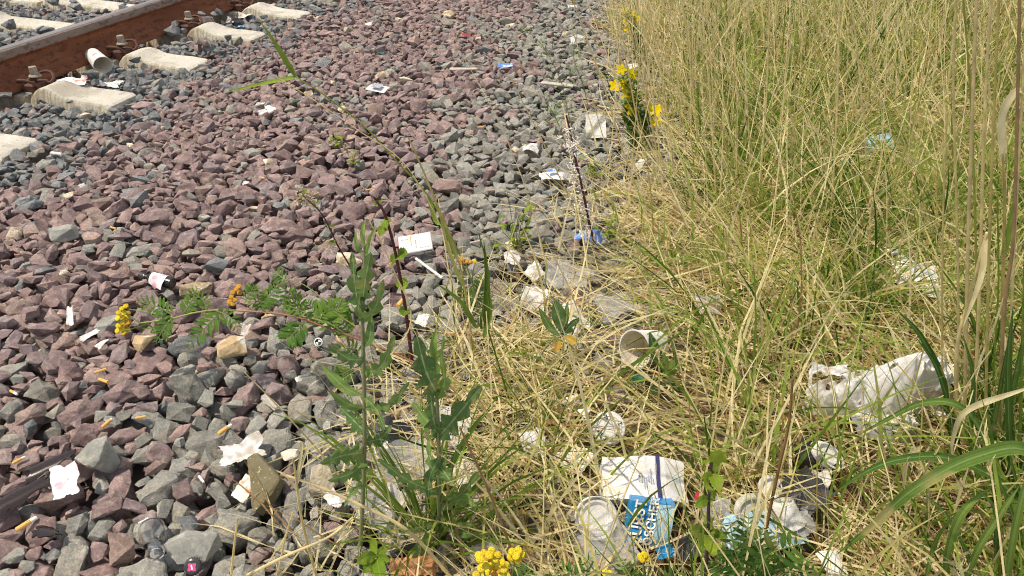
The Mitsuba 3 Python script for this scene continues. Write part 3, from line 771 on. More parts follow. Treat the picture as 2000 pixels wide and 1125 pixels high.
for k, (px, py, w, h, lab) in enumerate([(508, 204, 14, 9, 'white paper scrap with a dark edge, leftmost of three small scraps on red stones'), (529, 214, 16, 16, 'white paper scrap, largest of three small scraps together on red stones'), (513, 219, 14, 8, 'white paper scrap, lowest of three small scraps on red stones'),
        (718, 48, 12, 12, 'small white scrap on the red stones near the top edge'), (1117, 15, 14, 12, 'white scrap near the top edge where the stones meet the grass'), (137, 617, 48, 8, 'long thin white paper strip on red stones at the left'),
        (175, 655, 14, 24, 'narrow white torn paper right of the long paper strip'), (199, 672, 12, 16, 'small white paper corner below the yellow flower heads'), (480, 645, 14, 20, 'white scrap stuck between grey stones below the tansy stem'), (583, 742, 10, 8, 'tiny white chip between grey stones beside the lettuce stem'),
        (160, 362, 10, 6, 'tiny white chip on the dark red stones at left middle'), (480, 358, 11, 7, 'tiny white chip on red stones in the middle of the ballast')]):
    lay_sheet('paper_scrap', lab, 'paper scrap', px, py, w * 1.15, h * 1.15, 'tissue_m', 20 + k, amp=0.2, rag=0.18, yaw=0.4 * k, lift=0.009)
lay_sheet('plastic_scrap', 'tiny green plastic scrap on the red stones', 'plastic scrap', 742, 105, 13, 6, 'green_glass_m', 40, amp=0.3)
lay_sheet('plastic_scrap', 'dark green scrap with a white corner among red stones', 'plastic scrap', 575, 198, 12, 9, 'green_glass_m', 41, amp=0.3)
lay_sheet('plastic_scrap', 'small red plastic scrap on the stones near the top', 'plastic scrap', 910, 69, 16, 8, 'red_print_m', 42, amp=0.2)
lay_sheet('wrapper', 'small dark blue and white wrapper on the stones near the top middle', 'wrapper', 986, 129, 28, 9, 'mid_blue_m', 43, amp=0.25)
for px, py, L, a, lab in ((905, 135, 52, 0.12, 'flat pale wood splinter on the stones at the top middle'), (1088, 165, 62, -0.15, 'weathered grey wood strip on the stones near the yellow flowers'), (528, 785, 48, -0.75, 'short bleached wood splinter among grey stones left of the lettuce plants')):
    s = S(px, py); at = spot(px, py, 0.04, 0.008)
    v, f = bevel_box(L * s, 0.022 if py < 600 else 0.012, 0.007, 0.002)
    v = v + np.random.default_rng(int(px)).normal(0, 0.0015, v.shape)
    t = thing('wood_splinter', lab, 'wood splinter')
    put(M().add(place(v, at, toward(1, 0.1, 0.05), a), f), 'wood_m', key=t, smooth=False)
lay_sheet('paper_scrap', 'crumpled pale paper ball high up beside the grass margin', 'paper scrap', 1127, 82, 26, 22, 'tissue_m', 44, amp=0.5)
lay_sheet('crushed_carton', 'crushed white carton standing at the grass margin near the yellow flowers', 'carton', 1163, 252, 40, 40, 'paper_m', 45, tilt=(0.55, 0.9, 0.1), amp=0.16, rag=0.05, lift=0.03, clear=26)
lay_sheet('rag', 'white crumpled tissue on grey stones left of the grass margin', 'tissue', 1035, 292, 30, 22, 'tissue_m', 46, amp=0.45)
t, at = lay_sheet('wrapper', 'transparent wrapper with blue and white print on grey stones', 'wrapper', 1078, 344, 46, 20, 'white_plastic_m', 47, amp=0.16, lift=0.012)
quad_on(0.028, 0.016, frame_of(toward(1, .15), 0.2), at + [0, 0, 0.018], 'mid_blue_m', t, 'print')
lay_sheet('plastic_film', 'clear plastic film at the right end of the blue and white wrapper', 'plastic film', 1108, 345, 34, 16, 'film_m', 48, amp=0.25)
t, at = lay_sheet('tissue_pack', 'crumpled blue and white tissue pack under the red dead stem', 'tissue pack', 1148, 467, 54, 30, 'mid_blue_m', 49, amp=0.38, lift=0.030, clear=40)
t, at = lay_sheet('sticker', 'white corner fold on the blue tissue pack at the grass margin', 'paper scrap', 1142, 458, 20, 14, 'tissue_m', 50, amp=0.2, lift=0.022)

# cigarette pack in clear film
s = S(812, 478)
at = spot(812, 478, 0.03, 0.018)
t = thing('cigarette_pack', 'white cigarette pack with a red end lying on grey stones', 'cigarette pack')
Rp = frame_of(toward(0.85, 0.5, -0.05), 0.20)
v, f = bevel_box(0.092, 0.058, 0.021, 0.002)
put(M().add(v @ Rp.T + at, f), 'white_card_m', t, 'box', smooth=False)
put(M().add(bevel_box(0.002, 0.051, 0.018, 0.0005)[0] @ Rp.T + at + Rp @ [-0.0462, 0, 0], bevel_box(0.002, 0.051, 0.018, 0.0005)[1]), 'red_print_m', t, 'end_panel', smooth=False)
for cx, cy, w, h, m in ((0.028, 0.004, 0.032, 0.046, 'grey_ink_m'), (0.028, 0.004, 0.030, 0.044, 'white_card_m'), (-0.012, 0.010, 0.003, 0.034, 'filter_m'), (-0.030, 0.016, 0.022, 0.002, 'grey_ink_m'), (0.002, -0.004, 0.003, 0.026, 'grey_ink_m')):
    quad_on(w, h, Rp, at + Rp @ [cx * 0.92, cy * 0.92, 0.0108 + (0.0006 if m == 'white_card_m' else 0)], m, t, 'print')
Rf = np.stack([Rp[:, 0], Rp[:, 2], -Rp[:, 1]], 1)
for w, h, m, e in ((0.024, 0.014, 'ink_m', 0), (0.020, 0.010, 'white_card_m', 0.0004)):
    quad_on(w, h, Rf, at + Rp @ [0.031, -0.0293 - e, 0], m, t, 'warning_box')
lay_sheet('plastic_film', 'loose clear film at the red end of the cigarette pack', 'plastic film', 785, 474, 30, 34, 'film_m', 51, amp=0.2, lift=0.012)
at = spot(838, 524, 0.02, 0.006)
t = thing('lollipop_stick', 'thin white paper stick lying below the cigarette pack', 'paper stick')
a, b = spot(812, 505, 0.01, 0.012), spot(864, 543, 0.01, 0.012)
put(M().add(*tube(spline([a, b], 6), 0.0036, 8)), 'butt_paper_m', key=t, smooth=False)
# miniature bottle with a loose label
t = thing('miniature_bottle', 'small dark bottle with a peeling white and pink label on red stones', 'bottle')
at = spot(308, 546, 0.03, 0.014, 70)
ax = RIGHT * 0.95 - HF * 0.22 + np.array([0, 0, -0.12]); Rb = rot_to(ax, 0)
v, f = lathe([(0, 0.055), (0.017, 0.055), (0.019, 0.052), (0.019, -0.015), (0.016, -0.026), (0.008, -0.036), (0.0075, -0.052)], 24)
put(M().add(0.8 * v @ Rb.T + at, f), 'black_plastic_m', t, 'glass', smooth=False)
v, f = lathe([(0, -0.064), (0.010, -0.064), (0.010, -0.048), (0.0, -0.048)], 20)
put(M().add(0.8 * v @ Rb.T + at, f), 'dark_wrap_m', t, 'cap', smooth=False)
v, f = lathe([(0.0085, -0.047), (0.0092, -0.047), (0.0092, -0.045), (0.0085, -0.045)], 20)
put(M().add(0.8 * v @ Rb.T + at, f), 'metal_m', t, 'ring', smooth=False)
a, b = np.meshgrid(np.linspace(-0.022, 0.020, 7), np.linspace(0, 1, 12), indexing='ij')
th = -0.6 + 2.4 * b
axn = ax / np.linalg.norm(ax); e1 = np.array([0, 0, 1.0]) - axn * axn[2]; e1 /= np.linalg.norm(e1); e2 = np.cross(axn, e1); e2 = e2 if e2 @ HF < 0 else -e2
rad = 0.0162 + 0.022 * np.clip(b - 0.6, 0, 1) * (1 + a / 0.03)
v = at + axn * (a + 0.008)[..., None] + e1 * (rad * np.cos(th))[..., None] + e2 * (rad * np.sin(th))[..., None]
put(M().add(v.reshape(-1, 3), grid_faces(7, 12)), 'pink_paper_m', t, 'paper_label', smooth=True)
# glass vial
t = thing('glass_vial', 'small clear glass vial lying on stones in the lower left', 'glass vial')
at = spot(300, 1055, 0.02, 0.016, 75)
ax = RIGHT * 0.45 - HF * 0.8 + np.array([0, 0, 0.10]); Rv = rot_to(ax, 0)
v, f = lathe([(0, -0.034), (0.019, -0.034), (0.0205, -0.031), (0.0205, 0.000), (0.016, 0.010), (0.0105, 0.014), (0.0105, 0.026), (0.0135, 0.028), (0.0135, 0.034), (0.0090, 0.034), (0.0088, 0.014), (0.0145, 0.008), (0.0185, -0.002), (0.0185, -0.030), (0, -0.031)], 28)
vv, ff = split_smooth(v, np.vstack([f[:, [0, 1, 2]], f[:, [0, 2, 3]]]), 50)
put((vv @ Rv.T + at, ff, np.full((len(vv), 2), 0.5)), 'glass_m', key=t)
# bottle cap
t = thing('bottle_cap', 'dark bottle cap with a pink emblem between stones at the bottom left', 'bottle cap')
at = spot(377, 1106, 0.012, 0.008, 70)
Rb = frame_of(toward(0.62, 0.75, 0.12), 0)
ang = np.arange(42) * 2 * np.pi / 42
wav = 0.0142 + 0.0010 * np.cos(ang * 21 * 1.0)
prof = [(0.0, 0.006), (0.0100, 0.0058), (0.0125, 0.0042)]
v = np.vstack([np.stack([r * np.cos(ang), r * np.sin(ang), z + 0 * ang], 1) for r, z in prof] + [np.stack([wav * np.cos(ang), wav * np.sin(ang), ang * 0 - 0.001], 1)])
i, j = np.meshgrid(np.arange(3), np.arange(42), indexing='ij')
q = np.stack([i * 42 + j, (i + 1) * 42 + j, (i + 1) * 42 + (j + 1) % 42, i * 42 + (j + 1) % 42], -1).reshape(-1, 4)
put(M().add(v @ Rb.T + at, q), 'dark_wrap_m', t, 'crown', smooth=False)
pts = [(math.cos(a) * r, math.sin(a) * r) for a, r in zip(np.arange(16) * math.pi / 8, np.where(np.arange(16) % 4 == 2, 0.0085, np.where(np.arange(16) % 2, 0.0068, 0.0052)))]
v = np.array([(0, 0, 0.0066)] + [(x, y, 0.0064) for x, y in pts])
put(M().add(v @ Rb.T + at, np.array([[0, 1 + i, 1 + (i + 1) % 16] for i in range(16)])), 'pink_print_m', t, 'emblem', smooth=False)
quad_on(0.0022, 0.008, frame_of(toward(0.62, 0.75, 0.12), 0.4), at + Rb @ [0, 0, 0.0071], 'white_ink_m', t, 'emblem')
# small round badge
t, at, R, r = lid('badge', 'tiny round badge with a white ring on a grey stone beside the lettuce stem', 622, 668, 17, 'ink_m', toward(0.6, 0.8), lift=0.004, rimh=0.001, cat='badge')
v, f = lathe([(r * 0.72, 0.0022), (r * 0.98, 0.0022), (r * 1.0, 0.0005)], 24)
put(M().add(v @ R.T + at, f), 'white_ink_m', t, 'ring', smooth=False)
for k in range(2):
    quad_on(r * 0.62, r * 0.62, R, at + R @ [(k - .5) * r * 0.62, (k - .5) * r * 0.62, 0.0018], 'white_ink_m', t, 'print')
# paper on the stones at the front
lay_sheet('tissue', 'torn white tissue draped over grey stones at the front left', 'tissue', 474, 888, 74, 48, 'tissue_m', 60, yaw=0.45, amp=0.26, crease=8, rag=0.18, lift=0.012, n=18)
lay_sheet('paper_scrap', 'white paper scrap with orange marks under the brown stone slab', 'paper scrap', 478, 955, 32, 38, 'orange_paper_m', 61, yaw=-0.5, amp=0.1, rag=0.12, tilt=(1, .4, .1), lift=0.01)
lay_sheet('tissue', 'small white tissue scrap between stones left of the lower lettuce leaves', 'tissue', 653, 976, 26, 34, 'tissue_m', 62, yaw=0.8, amp=0.2, rag=0.15, lift=0.012)
lay_sheet('paper_scrap', 'folded white paper with faint pink print beside the big grey stone', 'paper scrap', 130, 943, 46, 54, 'pink_paper_m', 63, yaw=0.5, amp=0.18, crease=8, rag=0.16, tilt=(1, .45, .1), lift=0.02)
for k, (px, py, a, lab, w, o, L) in enumerate([(28, 769, -0.5, 'cigarette butt at the left edge beside red stones, upper of three there', .4, True, 20), (38, 901, 0.9, 'cigarette butt beside the brown glass at the left edge', .3, True, 22), (54, 1026, 0.7, 'large cigarette butt with white stub above the amber shard', .3, True, 36),
        (210, 829, 1.2, 'orange cigarette butt leaning on a red stone', .2, True, 24), (440, 842, 1.0, 'cigarette butt with white end on grey stones, upper left of the torn tissue', .3, True, 30), (203, 746, -0.4, 'orange cigarette filter lying below the yellow flower heads', 0, True, 22), (394, 938, -0.8, 'white cigarette stub on a grey stone', 1, False, 20),
        (222, 447, -0.4, 'orange filter on the dark red stones in the left middle', 0, True, 14), (512, 349, -0.3, 'small orange filter on red stones in the middle ballast', 0, True, 12), (768, 515, 1.2, 'orange cigarette filter below the cigarette pack', .2, True, 24), (785, 593, 1.2, 'cigarette butt with long white stub left of the red lettuce stem', .45, True, 32),
        (281, 1019, 0.8, 'short white stub above the glass vial', 1, False, 18), (112, 303, -0.25, 'thin white stub on the grey stones below the sleeper end', 1, False, 24), (196, 727, 0.6, 'orange filter half hidden under red stones below the flower heads', 0, True, 20), (275, 817, 0.3, 'pale filter wedged between stones above the big grey stone', 0, True, 18),
        (720, 1012 - 640, 0.4, 'faint orange filter near the red stones at upper middle', 0, True, 11), (938, 250, 0.1, 'tiny orange filter on stones left of the crushed carton', 0, True, 11), (562, 165, 0.2, 'tiny orange filter under the long green grass blade', 0, True, 10), (694, 53, 1.4, 'tiny filter near the top edge of the ballast', 0, True, 10)]):
    butt(px, py, a, lab, L * 1.05, w, o)
# brown glass shards: pieces of a bottle wall
def shard(lab, px, py, axis, L, span, seed, lift, roll=0.0, rad=0.034):
    rr = np.random.default_rng(seed); n, m = 10, 9
    a, b = np.meshgrid(np.linspace(-1, 1, n), np.linspace(-1, 1, m), indexing='ij')
    cut = 1 - 0.42 * (0.5 + 0.5 * a) + 0.25 * np.repeat(rr.uniform(-1, 1, n)[:, None], m, 1)
    th = roll + b * span / 2 * cut
    x = a * L / 2 + np.where(np.abs(a) == 1, 0.012 * np.repeat(rr.uniform(-1, 1, m)[None], n, 0), 0)
    R = rot_to(axis, 0.0); e3 = R[:, 2]; e1 = np.array([0, 0, 1.0]) - e3 * e3[2]; e1 /= np.linalg.norm(e1); e2 = np.cross(e3, e1)
    at = spot(px, py, 0.03, lift, 70)
    def skin(r): return (at + e3 * x[..., None] + e1 * (r * np.cos(th) - rad)[..., None] + e2 * (r * np.sin(th))[..., None]).reshape(-1, 3)
    q = grid_faces(n, m); k = n * m
    rim = [i * m for i in range(n)] + [(n - 1) * m + i for i in range(1, m)] + [i * m + m - 1 for i in range(n - 2, -1, -1)] + list(range(m - 2, 0, -1))
    side = [[rim[i], rim[(i + 1) % len(rim)], rim[(i + 1) % len(rim)] + k, rim[i] + k] for i in range(len(rim))]
    t = thing('glass_shard', lab, 'glass shard')
    v, f = np.vstack([skin(rad), skin(rad - 0.003)]), np.vstack([q, q[:, ::-1] + k, side])
    sv, sf = split_smooth(v, np.vstack([f[:, [0, 1, 2]], f[:, [0, 2, 3]]]), 40)
    put((sv, sf, np.full((len(sv), 2), 0.5)), 'amber_m', key=t)
shard('long curved shard of dark brown bottle glass at the left edge', 28, 965, RIGHT * 0.72 + HF * 0.66 + np.array([0, 0, 0.10]), 0.100, 1.4, 2, 0.026, 0.15)
shard('upper shard of dark brown bottle glass leaning on the reddish stone', 92, 903, RIGHT * 0.80 + HF * 0.55 + np.array([0, 0, 0.12]), 0.075, 1.2, 5, 0.030, 0.1)
shard('small amber glass shard between red stones below the cigarette butt', 84, 1045, RIGHT * 0.9 - HF * 0.2, 0.040, 0.9, 8, 0.018, -0.3)
# stones that stand out
def odd_stone(name, lab, px, py, w, h, th, mat, seed, yaw, tilt, corners=11, rough=0.07):
    s = S(px, py); rr = np.random.default_rng(seed)
    if corners == 0:
        sh = [(-0.5, 0.42), (-0.28, 0.5), (0.5, 0.08), (0.42, -0.18), (0.12, -0.5), (-0.02, -0.42)]
        pts = np.array([(x * w * s, y * h * s * 1.3, z * th * (1 - 0.1 * (z < 0)) + rr.normal(0, 0.001)) for x, y in sh for z in (-0.5, 0.5)])
    else:
        d = rr.normal(size=(corners, 3)); d /= np.linalg.norm(d, axis=1, keepdims=True)
        pts = d * np.array([w * s / 2, h * s * 0.62, th / 2]) * rr.uniform(0.9, 1.15, (corners, 1))
    pts = np.repeat(pts, 4, 0) + rr.normal(0, 0.0016, (len(pts) * 4, 3))
    hv, hf = hull(pts)
    m = trimesh.Trimesh(hv, hf).subdivide_to_size(0.008); m = trimesh.Trimesh(m.vertices, m.faces, process=True)
    v = np.array(m.vertices) + m.vertex_normals * ((meshkit.fbm(np.array(m.vertices) * 60, 3, seed=seed) - 0.5) * rough * min(w, h) * s)[:, None]
    at = spot(px, py, w * s * 0.3, th * 0.25, 75)
    sv, sf = split_smooth(v @ frame_of(toward(*tilt), yaw).T + at, np.array(m.faces), 30)
    t = thing(name, lab, 'stone')
    put((sv, sf, np.full((len(sv), 2), 0.5)), mat, key=t)
odd_stone('stone_slab', 'flat olive brown angular stone slab at the front between stones', 512, 945, 74, 84, 0.022, 'slab_m', 3, -0.1, (1, 0.55, -0.15), corners=0, rough=0.04)
odd_stone('stone', 'rough tan and white stone among grey stones below the tansy stem', 454, 679, 62, 48, 0.045, 'tan_stone_m', 5, -0.3, (1, 0.3, 0))
odd_stone('pebble', 'smooth round white pebble right of the torn tissue', 567, 890, 34, 18, 0.020, 'pebble_m', 11, 0.1, (1, 0.2, 0), corners=26, rough=0.02)
odd_stone('stone', 'pale yellowish stone below the yellow flower heads', 280, 668, 42, 30, 0.03, 'tan_stone_m', 8, 0.2, (1, 0.3, 0))
odd_stone('stone', 'large pale grey rough boulder in the lower left', 192, 893, 80, 66, 0.075, 'grey_stone_m', 14, 0.2, (1, 0.3, 0), corners=13)
odd_stone('stone', 'long grey flat stone at the bottom left right of the vial', 378, 1067, 112, 50, 0.040, 'grey_stone_m', 19, 0.1, (1, 0.35, 0), corners=20)
odd_stone('stone', 'rough sandy speckled stone beside the lower lettuce leaves', 628, 940, 56, 52, 0.05, 'sandy_stone_m', 21, 0.1, (1, 0.3, 0), corners=14)
odd_stone('stone', 'orange brown stone under the dry straw in the middle', 1128, 592, 40, 30, 0.03, 'brown_stone_m', 23, 0.3, (1, 0.3, 0))
odd_stone('stone', 'smooth grey oval stone on red stones at the left middle', 127, 456, 62, 36, 0.04, 'grey_stone_m', 29, 0.1, (1, 0.3, 0), corners=18)

# ------------------------------------------------------------------ litter in the grass
for k, (px, py, w, h, lab, mat) in enumerate([(1000, 505, 26, 22, 'white tissue scrap, uppermost of the tissues at the grass margin', 'tissue_m'), (1043, 533, 30, 24, 'white tissue scrap below the twigs, second of the tissues at the margin', 'tissue_m'), (1043, 585, 52, 36, 'crumpled white tissue on dark stones in the margin', 'tissue_m'),
        (1120, 625, 62, 34, 'flat crumpled white tissue behind the small young lettuce', 'tissue_m'), (825, 625, 20, 20, 'dirty white paper scrap near the foot of the red stem', 'tissue_m'), (1116, 785, 26, 16, 'white paper scrap left of the round white lid', 'paper_m'), (1140, 805, 20, 16, 'smaller white scrap touching the round white lid', 'paper_m'),
        (1040, 868, 46, 34, 'pale crumpled paper in straw left of the lid', 'card_print_m'), (1118, 895, 56, 40, 'yellowish crumpled paper in straw left of the white carton', 'dirty_plastic_m'), (908, 935, 44, 50, 'beige crumpled tissue behind the lower lettuce stem', 'grey_tissue_m'), (920, 985, 36, 46, 'dirty beige tissue low beside the lettuce stem', 'grey_tissue_m'),
        (1790, 552, 74, 56, 'torn white plastic in the grass above the big white bag', 'white_plastic_m'), (1758, 500, 60, 16, 'pale torn paper strip in grass above the torn plastic', 'dirty_plastic_m'), (1670, 325, 44, 18, 'dirty white plastic scrap in the far grass', 'dirty_plastic_m'), (1797, 165, 14, 14, 'tiny pale scrap in the far dry grass', 'dirty_plastic_m'),
        (1245, 5, 24, 16, 'pale blue scrap at the top edge behind the yellow flowers', 'pale_blue_m'), (1236, 130, 14, 14, 'small white scrap between the yellow flowers', 'white_plastic_m'), (1250, 320, 12, 20, 'small grey white scrap in the grass margin', 'dirty_plastic_m'), (1385, 598, 44, 30, 'bluish clear plastic scrap in the middle grass', 'grey_film_m'),
        (1443, 182, 12, 10, 'tiny pale blue scrap in the upper grass', 'pale_blue_m'), (1990, 275, 16, 20, 'pale blue scrap at the right edge in the grass', 'pale_blue_m'), (1250, 740, 22, 24, 'crumpled green glassy wrapper in straw right of the lid', 'green_glass_m'), (1110, 545, 74, 40, 'clear crumpled plastic film at the margin above the tissues', 'film_m'), (1205, 600, 74, 40, 'clear plastic cup crushed flat above the white cup', 'film_m'),
        (760, 850, 56, 56, 'black plastic bag scrap behind the lettuce stems', 'black_plastic_m'), (790, 915, 80, 70, 'clear crumpled plastic bag between the two lettuce stems', 'film_m'), (740, 985, 70, 60, 'grey clear plastic bag low between the lettuce stems', 'grey_film_m'), (1700, 838, 60, 40, 'clear film hanging below the big white bag', 'film_m'),
        (1366, 975, 16, 16, 'dark red wrapper scrap beside the blue drink carton', 'red_print_m'), (1395, 1020, 70, 40, 'grey clear crumpled cup between blue carton and lids', 'film_m'), (1575, 965, 70, 60, 'dark crumpled wrapper below the white tray', 'dark_wrap_m'), (1600, 955, 30, 50, 'whitish edge of a dark wrapper below the tray', 'grey_tissue_m'),
        (1560, 1030, 60, 30, 'grey silver crumpled foil right of the pale blue carton', 'grey_film_m'), (1430, 1045, 56, 34, 'pale blue crumpled carton flap behind the fern like leaves', 'pale_blue_m'), (1634, 1118, 66, 30, 'white plastic lid half out of the bottom edge', 'white_plastic_m'), (945, 1085, 40, 40, 'blue dotted clear plastic behind the bottom yellow flowers', 'film_m'), (805, 1108, 80, 30, 'pale brown dead leaf at the bottom edge', 'orange_leaf_m')]):
    grassy = px > 1300
    lay_sheet('paper_scrap' if mat in ('tissue_m', 'paper_m', 'card_print_m', 'grey_tissue_m') else 'dead_leaf' if mat == 'orange_leaf_m' else 'plastic_scrap', lab, 'dead leaf' if mat == 'orange_leaf_m' else 'paper scrap' if mat in ('tissue_m', 'paper_m', 'card_print_m', 'grey_tissue_m') else 'plastic scrap', px, py, w * 1.1, h * 1.1, mat, 100 + k,
              yaw=0.7 * k, amp=0.22, rag=0.16, tilt=(1, 0.4, 0), lift=0.05 if grassy else 0.02, clear=0.42 * max(w, h), smooth=mat in ('film_m', 'grey_film_m'))
t, at = lay_sheet('wrapper', 'white torn wrapper with dark lettering behind the lower lettuce', 'wrapper', 882, 818, 72, 34, 'white_plastic_m', 160, amp=0.12, tilt=(0.8, .7, .1), yaw=0.15, lift=0.04, clear=40)
R = frame_of(toward(0.8, .7, .1), 0.15)
rr = np.random.default_rng(4)
for q in range(26):
    quad_on(rr.uniform(.002, .006), 0.0016, R, at + R @ [rr.uniform(-.028, .032), rr.uniform(-.004, .02), 0.0075], 'ink_m', t, 'print')
t, at = lay_sheet('wrapper', 'clear bag corner with blue curly lettering below the torn white wrapper', 'wrapper', 884, 850, 58, 34, 'white_plastic_m', 161, amp=0.10, tilt=(0.6, .8, .1), yaw=0.1, lift=0.03, clear=30)
R = frame_of(toward(0.6, .8, .1), 0.1)
text_at('Ou', 0.013, R, at + R @ [-0.004, 0.004, 0.009], 'navy_m', t)
quad_on(0.012, 0.012, R, at + R @ [-0.022, 0.002, 0.009], 'blue_print_m', t, 'print')

# white cup on its side, with a second clear cup behind it
s = S(1250, 668)
at = spot(1262, 676, 0.02, 0.055)
cup('plastic_cup', 'dirty white plastic cup lying on its side in the straw', at, -RIGHT * 0.72 - HF * 0.75 + np.array([0, 0, 0.34]), 0.029, 0.041, 0.088, 'white_plastic_m', 'cup_inside_m', 0.1)
CLEAR.append((at[0], at[1], 0.14))

# big white carrier bag: torn, creased film heaped in the grass
t = thing('plastic_bag', 'large torn crumpled white plastic bag with brown stains lying in tall grass', 'plastic bag')
s = S(1720, 740); at = spot(1722, 772, 0, 0.065)
def bag_piece(wpx, hpx, hump, seed, n=64, holes=0.74):
    a, b = np.meshgrid(np.linspace(-1, 1, n), np.linspace(-1, 1, n), indexing='ij')
    rr = np.random.default_rng(seed); r = np.hypot(a, b)
    out = 1 + 0.45 * (meshkit.fbm(np.stack([np.cos(np.arctan2(b, a)) * 2 + 4, np.sin(np.arctan2(b, a)) * 2 + 4, r * 0 + seed], -1), 3) - 0.5)
    x, y = a * wpx / 2 * s * out, b * hpx / 2 * s * out * 1.15
    z = hump * np.clip(1 - (np.abs(a) ** 2.2 + np.abs(b) ** 2.2), 0, 1) ** 0.8
    fold = np.zeros_like(z)
    for _ in range(26):
        th, c, w = rr.uniform(0, np.pi), rr.uniform(-0.95, 0.95), rr.uniform(0.05, 0.30)
        fold += rr.choice([-1, 1]) * rr.uniform(0.004, 0.016) * np.exp(-np.abs(a * np.cos(th) + b * np.sin(th) - c + 0.35 * np.sin(3 * (a * np.sin(th) - b * np.cos(th)) + seed)) / w)
    z = z + fold * (0.35 + 0.65 * np.clip(1.3 - r, 0, 1)) + 0.014 * (meshkit.fbm(np.stack([a * 5, b * 5, a * 0 + seed], -1), 3) - 0.5)
    f = grid_faces(n, n)
    hole = meshkit.fbm(np.stack([a * 2.6 + 7, b * 2.6, a * 0 + seed], -1), 2).ravel()
    f = f[(hole[f] < holes).all(1)]
    return np.stack([x, y, z], -1).reshape(-1, 3), f
for (wp, hp, hu, sd, off, tl, yw) in ((150, 90, 0.085, 12, (0.018, 0.0, 0), (1, 0.30, 0.05), 0.15), (110, 84, 0.065, 31, (-0.075, 0.012, 0.0), (1, 0.45, -0.3), -0.4), (110, 66, 0.060, 45, (0.075, 0.02, 0.0), (1, 0.25, 0.35), 0.5), (60, 66, 0.02, 52, (0.01, -0.06, -0.012), (0.8, 0.8, 0.1), 0.2)):
    v, f = bag_piece(wp, hp, hu, sd)
    put(M().add(place(v, at + RIGHT * off[0] + HF * off[1] + [0, 0, off[2]], toward(*tl), yw), f), 'bag_m', t, 'sheet', smooth=True)
CLEAR.append((at[0], at[1], 0.07)); CLEAR.append((at[0] - 0.08, at[1], 0.045))

# white tray lid and dark tub
t, at, R, r = lid('oblong_lid', 'oblong white lid tilted on a black tub in the shaded grass', 1617, 891, 74, 'white_plastic_m', toward(0.75, 0.6, 0.35), lift=0.05, clear=60)
for k in [k for k in scene if k.startswith(t + '__')]:
    v, f, nn, uvv, c = meshkit.WRITTEN[scene[k]['filename']]
    d = v - at; e = R[:, 0] * 0.8 - R[:, 1] * 0.6
    v2 = v - np.outer(d @ (R[:, 0] * 0.6 + R[:, 1] * 0.8), R[:, 0] * 0.6 + R[:, 1] * 0.8) * 0.42
    scene[k] = mikit.ply((v2, f), 'white_plastic_m', smooth=True)
v, f = dented_box(0.07, 0.05, 0.04, 4, 0.1)
at2 = spot(1606, 925, 0, 0.03)
t = thing('tub', 'black plastic tub under the oblong white lid', 'tub')
put(M().add(place(v, at2 + HF * 0.03, toward(1, 0.1), -0.5), f), 'black_plastic_m', key=t, smooth=False)

# lids
t, at, R, r = lid('cup_lid', 'round white lid with dark lettering in the straw', 1190, 836, 64, 'white_plastic_m', toward(0.75, 0.7, 0.1), lift=0.03, clear=44, rimh=0.002)
for q, (ch, a) in enumerate((('A', 3.5), ('L', 3.9), ('T', 4.3), ('N', 5.6), ('I', 0.4), ('E', 1.9))):
    text_at(ch, 0.0085, R, at + R @ [math.cos(a) * r * 0.66, math.sin(a) * r * 0.66, 0.0040], 'ink_m', t, rot=a + math.pi / 2)
t, at, R, r = lid('cup_lid', 'large round white cup lid left of the blue drink carton', 1163, 1010, 76, 'white_plastic_m', toward(0.62, 0.8, 0.12), lift=0.035, clear=52, rimh=0.006)
v, f = lathe([(r * 0.90, 0.002), (r * 1.02, 0.010), (r * 1.06, 0.008), (r * 1.02, -0.004)], 36)
put(M().add(v @ R.T + at, f), 'white_plastic_m', t, 'rim', smooth=True)
t, at, R, r = lid('cup_lid', 'round off white lid right of the nettle stem', 1470, 1000, 66, 'dirty_plastic_m', toward(0.55, 0.8, -0.1), lift=0.05, clear=48, rimh=0.008)
t, at, R, r = lid('cup_lid', 'small half hidden white lid above the pale blue carton', 1505, 952, 44, 'dirty_plastic_m', toward(0.7, 0.7, -0.1), lift=0.05, clear=30)
cup('plastic_cup', 'small white cup standing on its rim beside the pale blue carton', spot(1532, 1002, 0.0, 0.06), RIGHT * 0.3 - HF * 0.5 - np.array([0, 0, 0.8]), 0.020, 0.026, 0.036, 'white_plastic_m', 'dirty_plastic_m')

# white carton with a navy band
t = thing('drink_carton', 'white carton with a navy band and a barcode side in the straw', 'carton')
at = spot(1254, 946, 0, 0.036)
Rw = frame_of(toward(0.93, 0.36, 0.02), -0.05)
w, d, h = 0.142, 0.076, 0.050
def bend_w(v):
    q = (v - at) @ Rw
    q[:, 2] += 0.008 * np.sin(q[:, 0] * 40 + 1) * (q[:, 2] > 0) - 0.10 * np.clip(q[:, 0] - 0.035, 0, 1) - 0.003 * np.cos(q[:, 1] * 90)
    q[:, 1] *= 1 - 1.2 * np.clip(q[:, 0] - 0.045, 0, 0.2)
    return q @ Rw.T + at
v, f = dented_box(w, d, h, 6, 0.13)
put(M().add(bend_w(v @ Rw.T + at), f), 'card_print_m', t, 'box', smooth=False)
quad_on(0.007, d * 0.98, Rw, at + Rw @ [0.022, 0, h / 2 + 0.0025], 'navy_m', t, 'band', 2, 14, bend_w)
Rf = np.stack([Rw[:, 0], Rw[:, 2], -Rw[:, 1]], 1)
quad_on(w * 0.94, h * 0.62, Rf, at + Rw @ [0, -d / 2 - 0.003, -0.008], 'ink_m', t, 'barcode_panel', 14, 2, bend_w)
rr = np.random.default_rng(3)
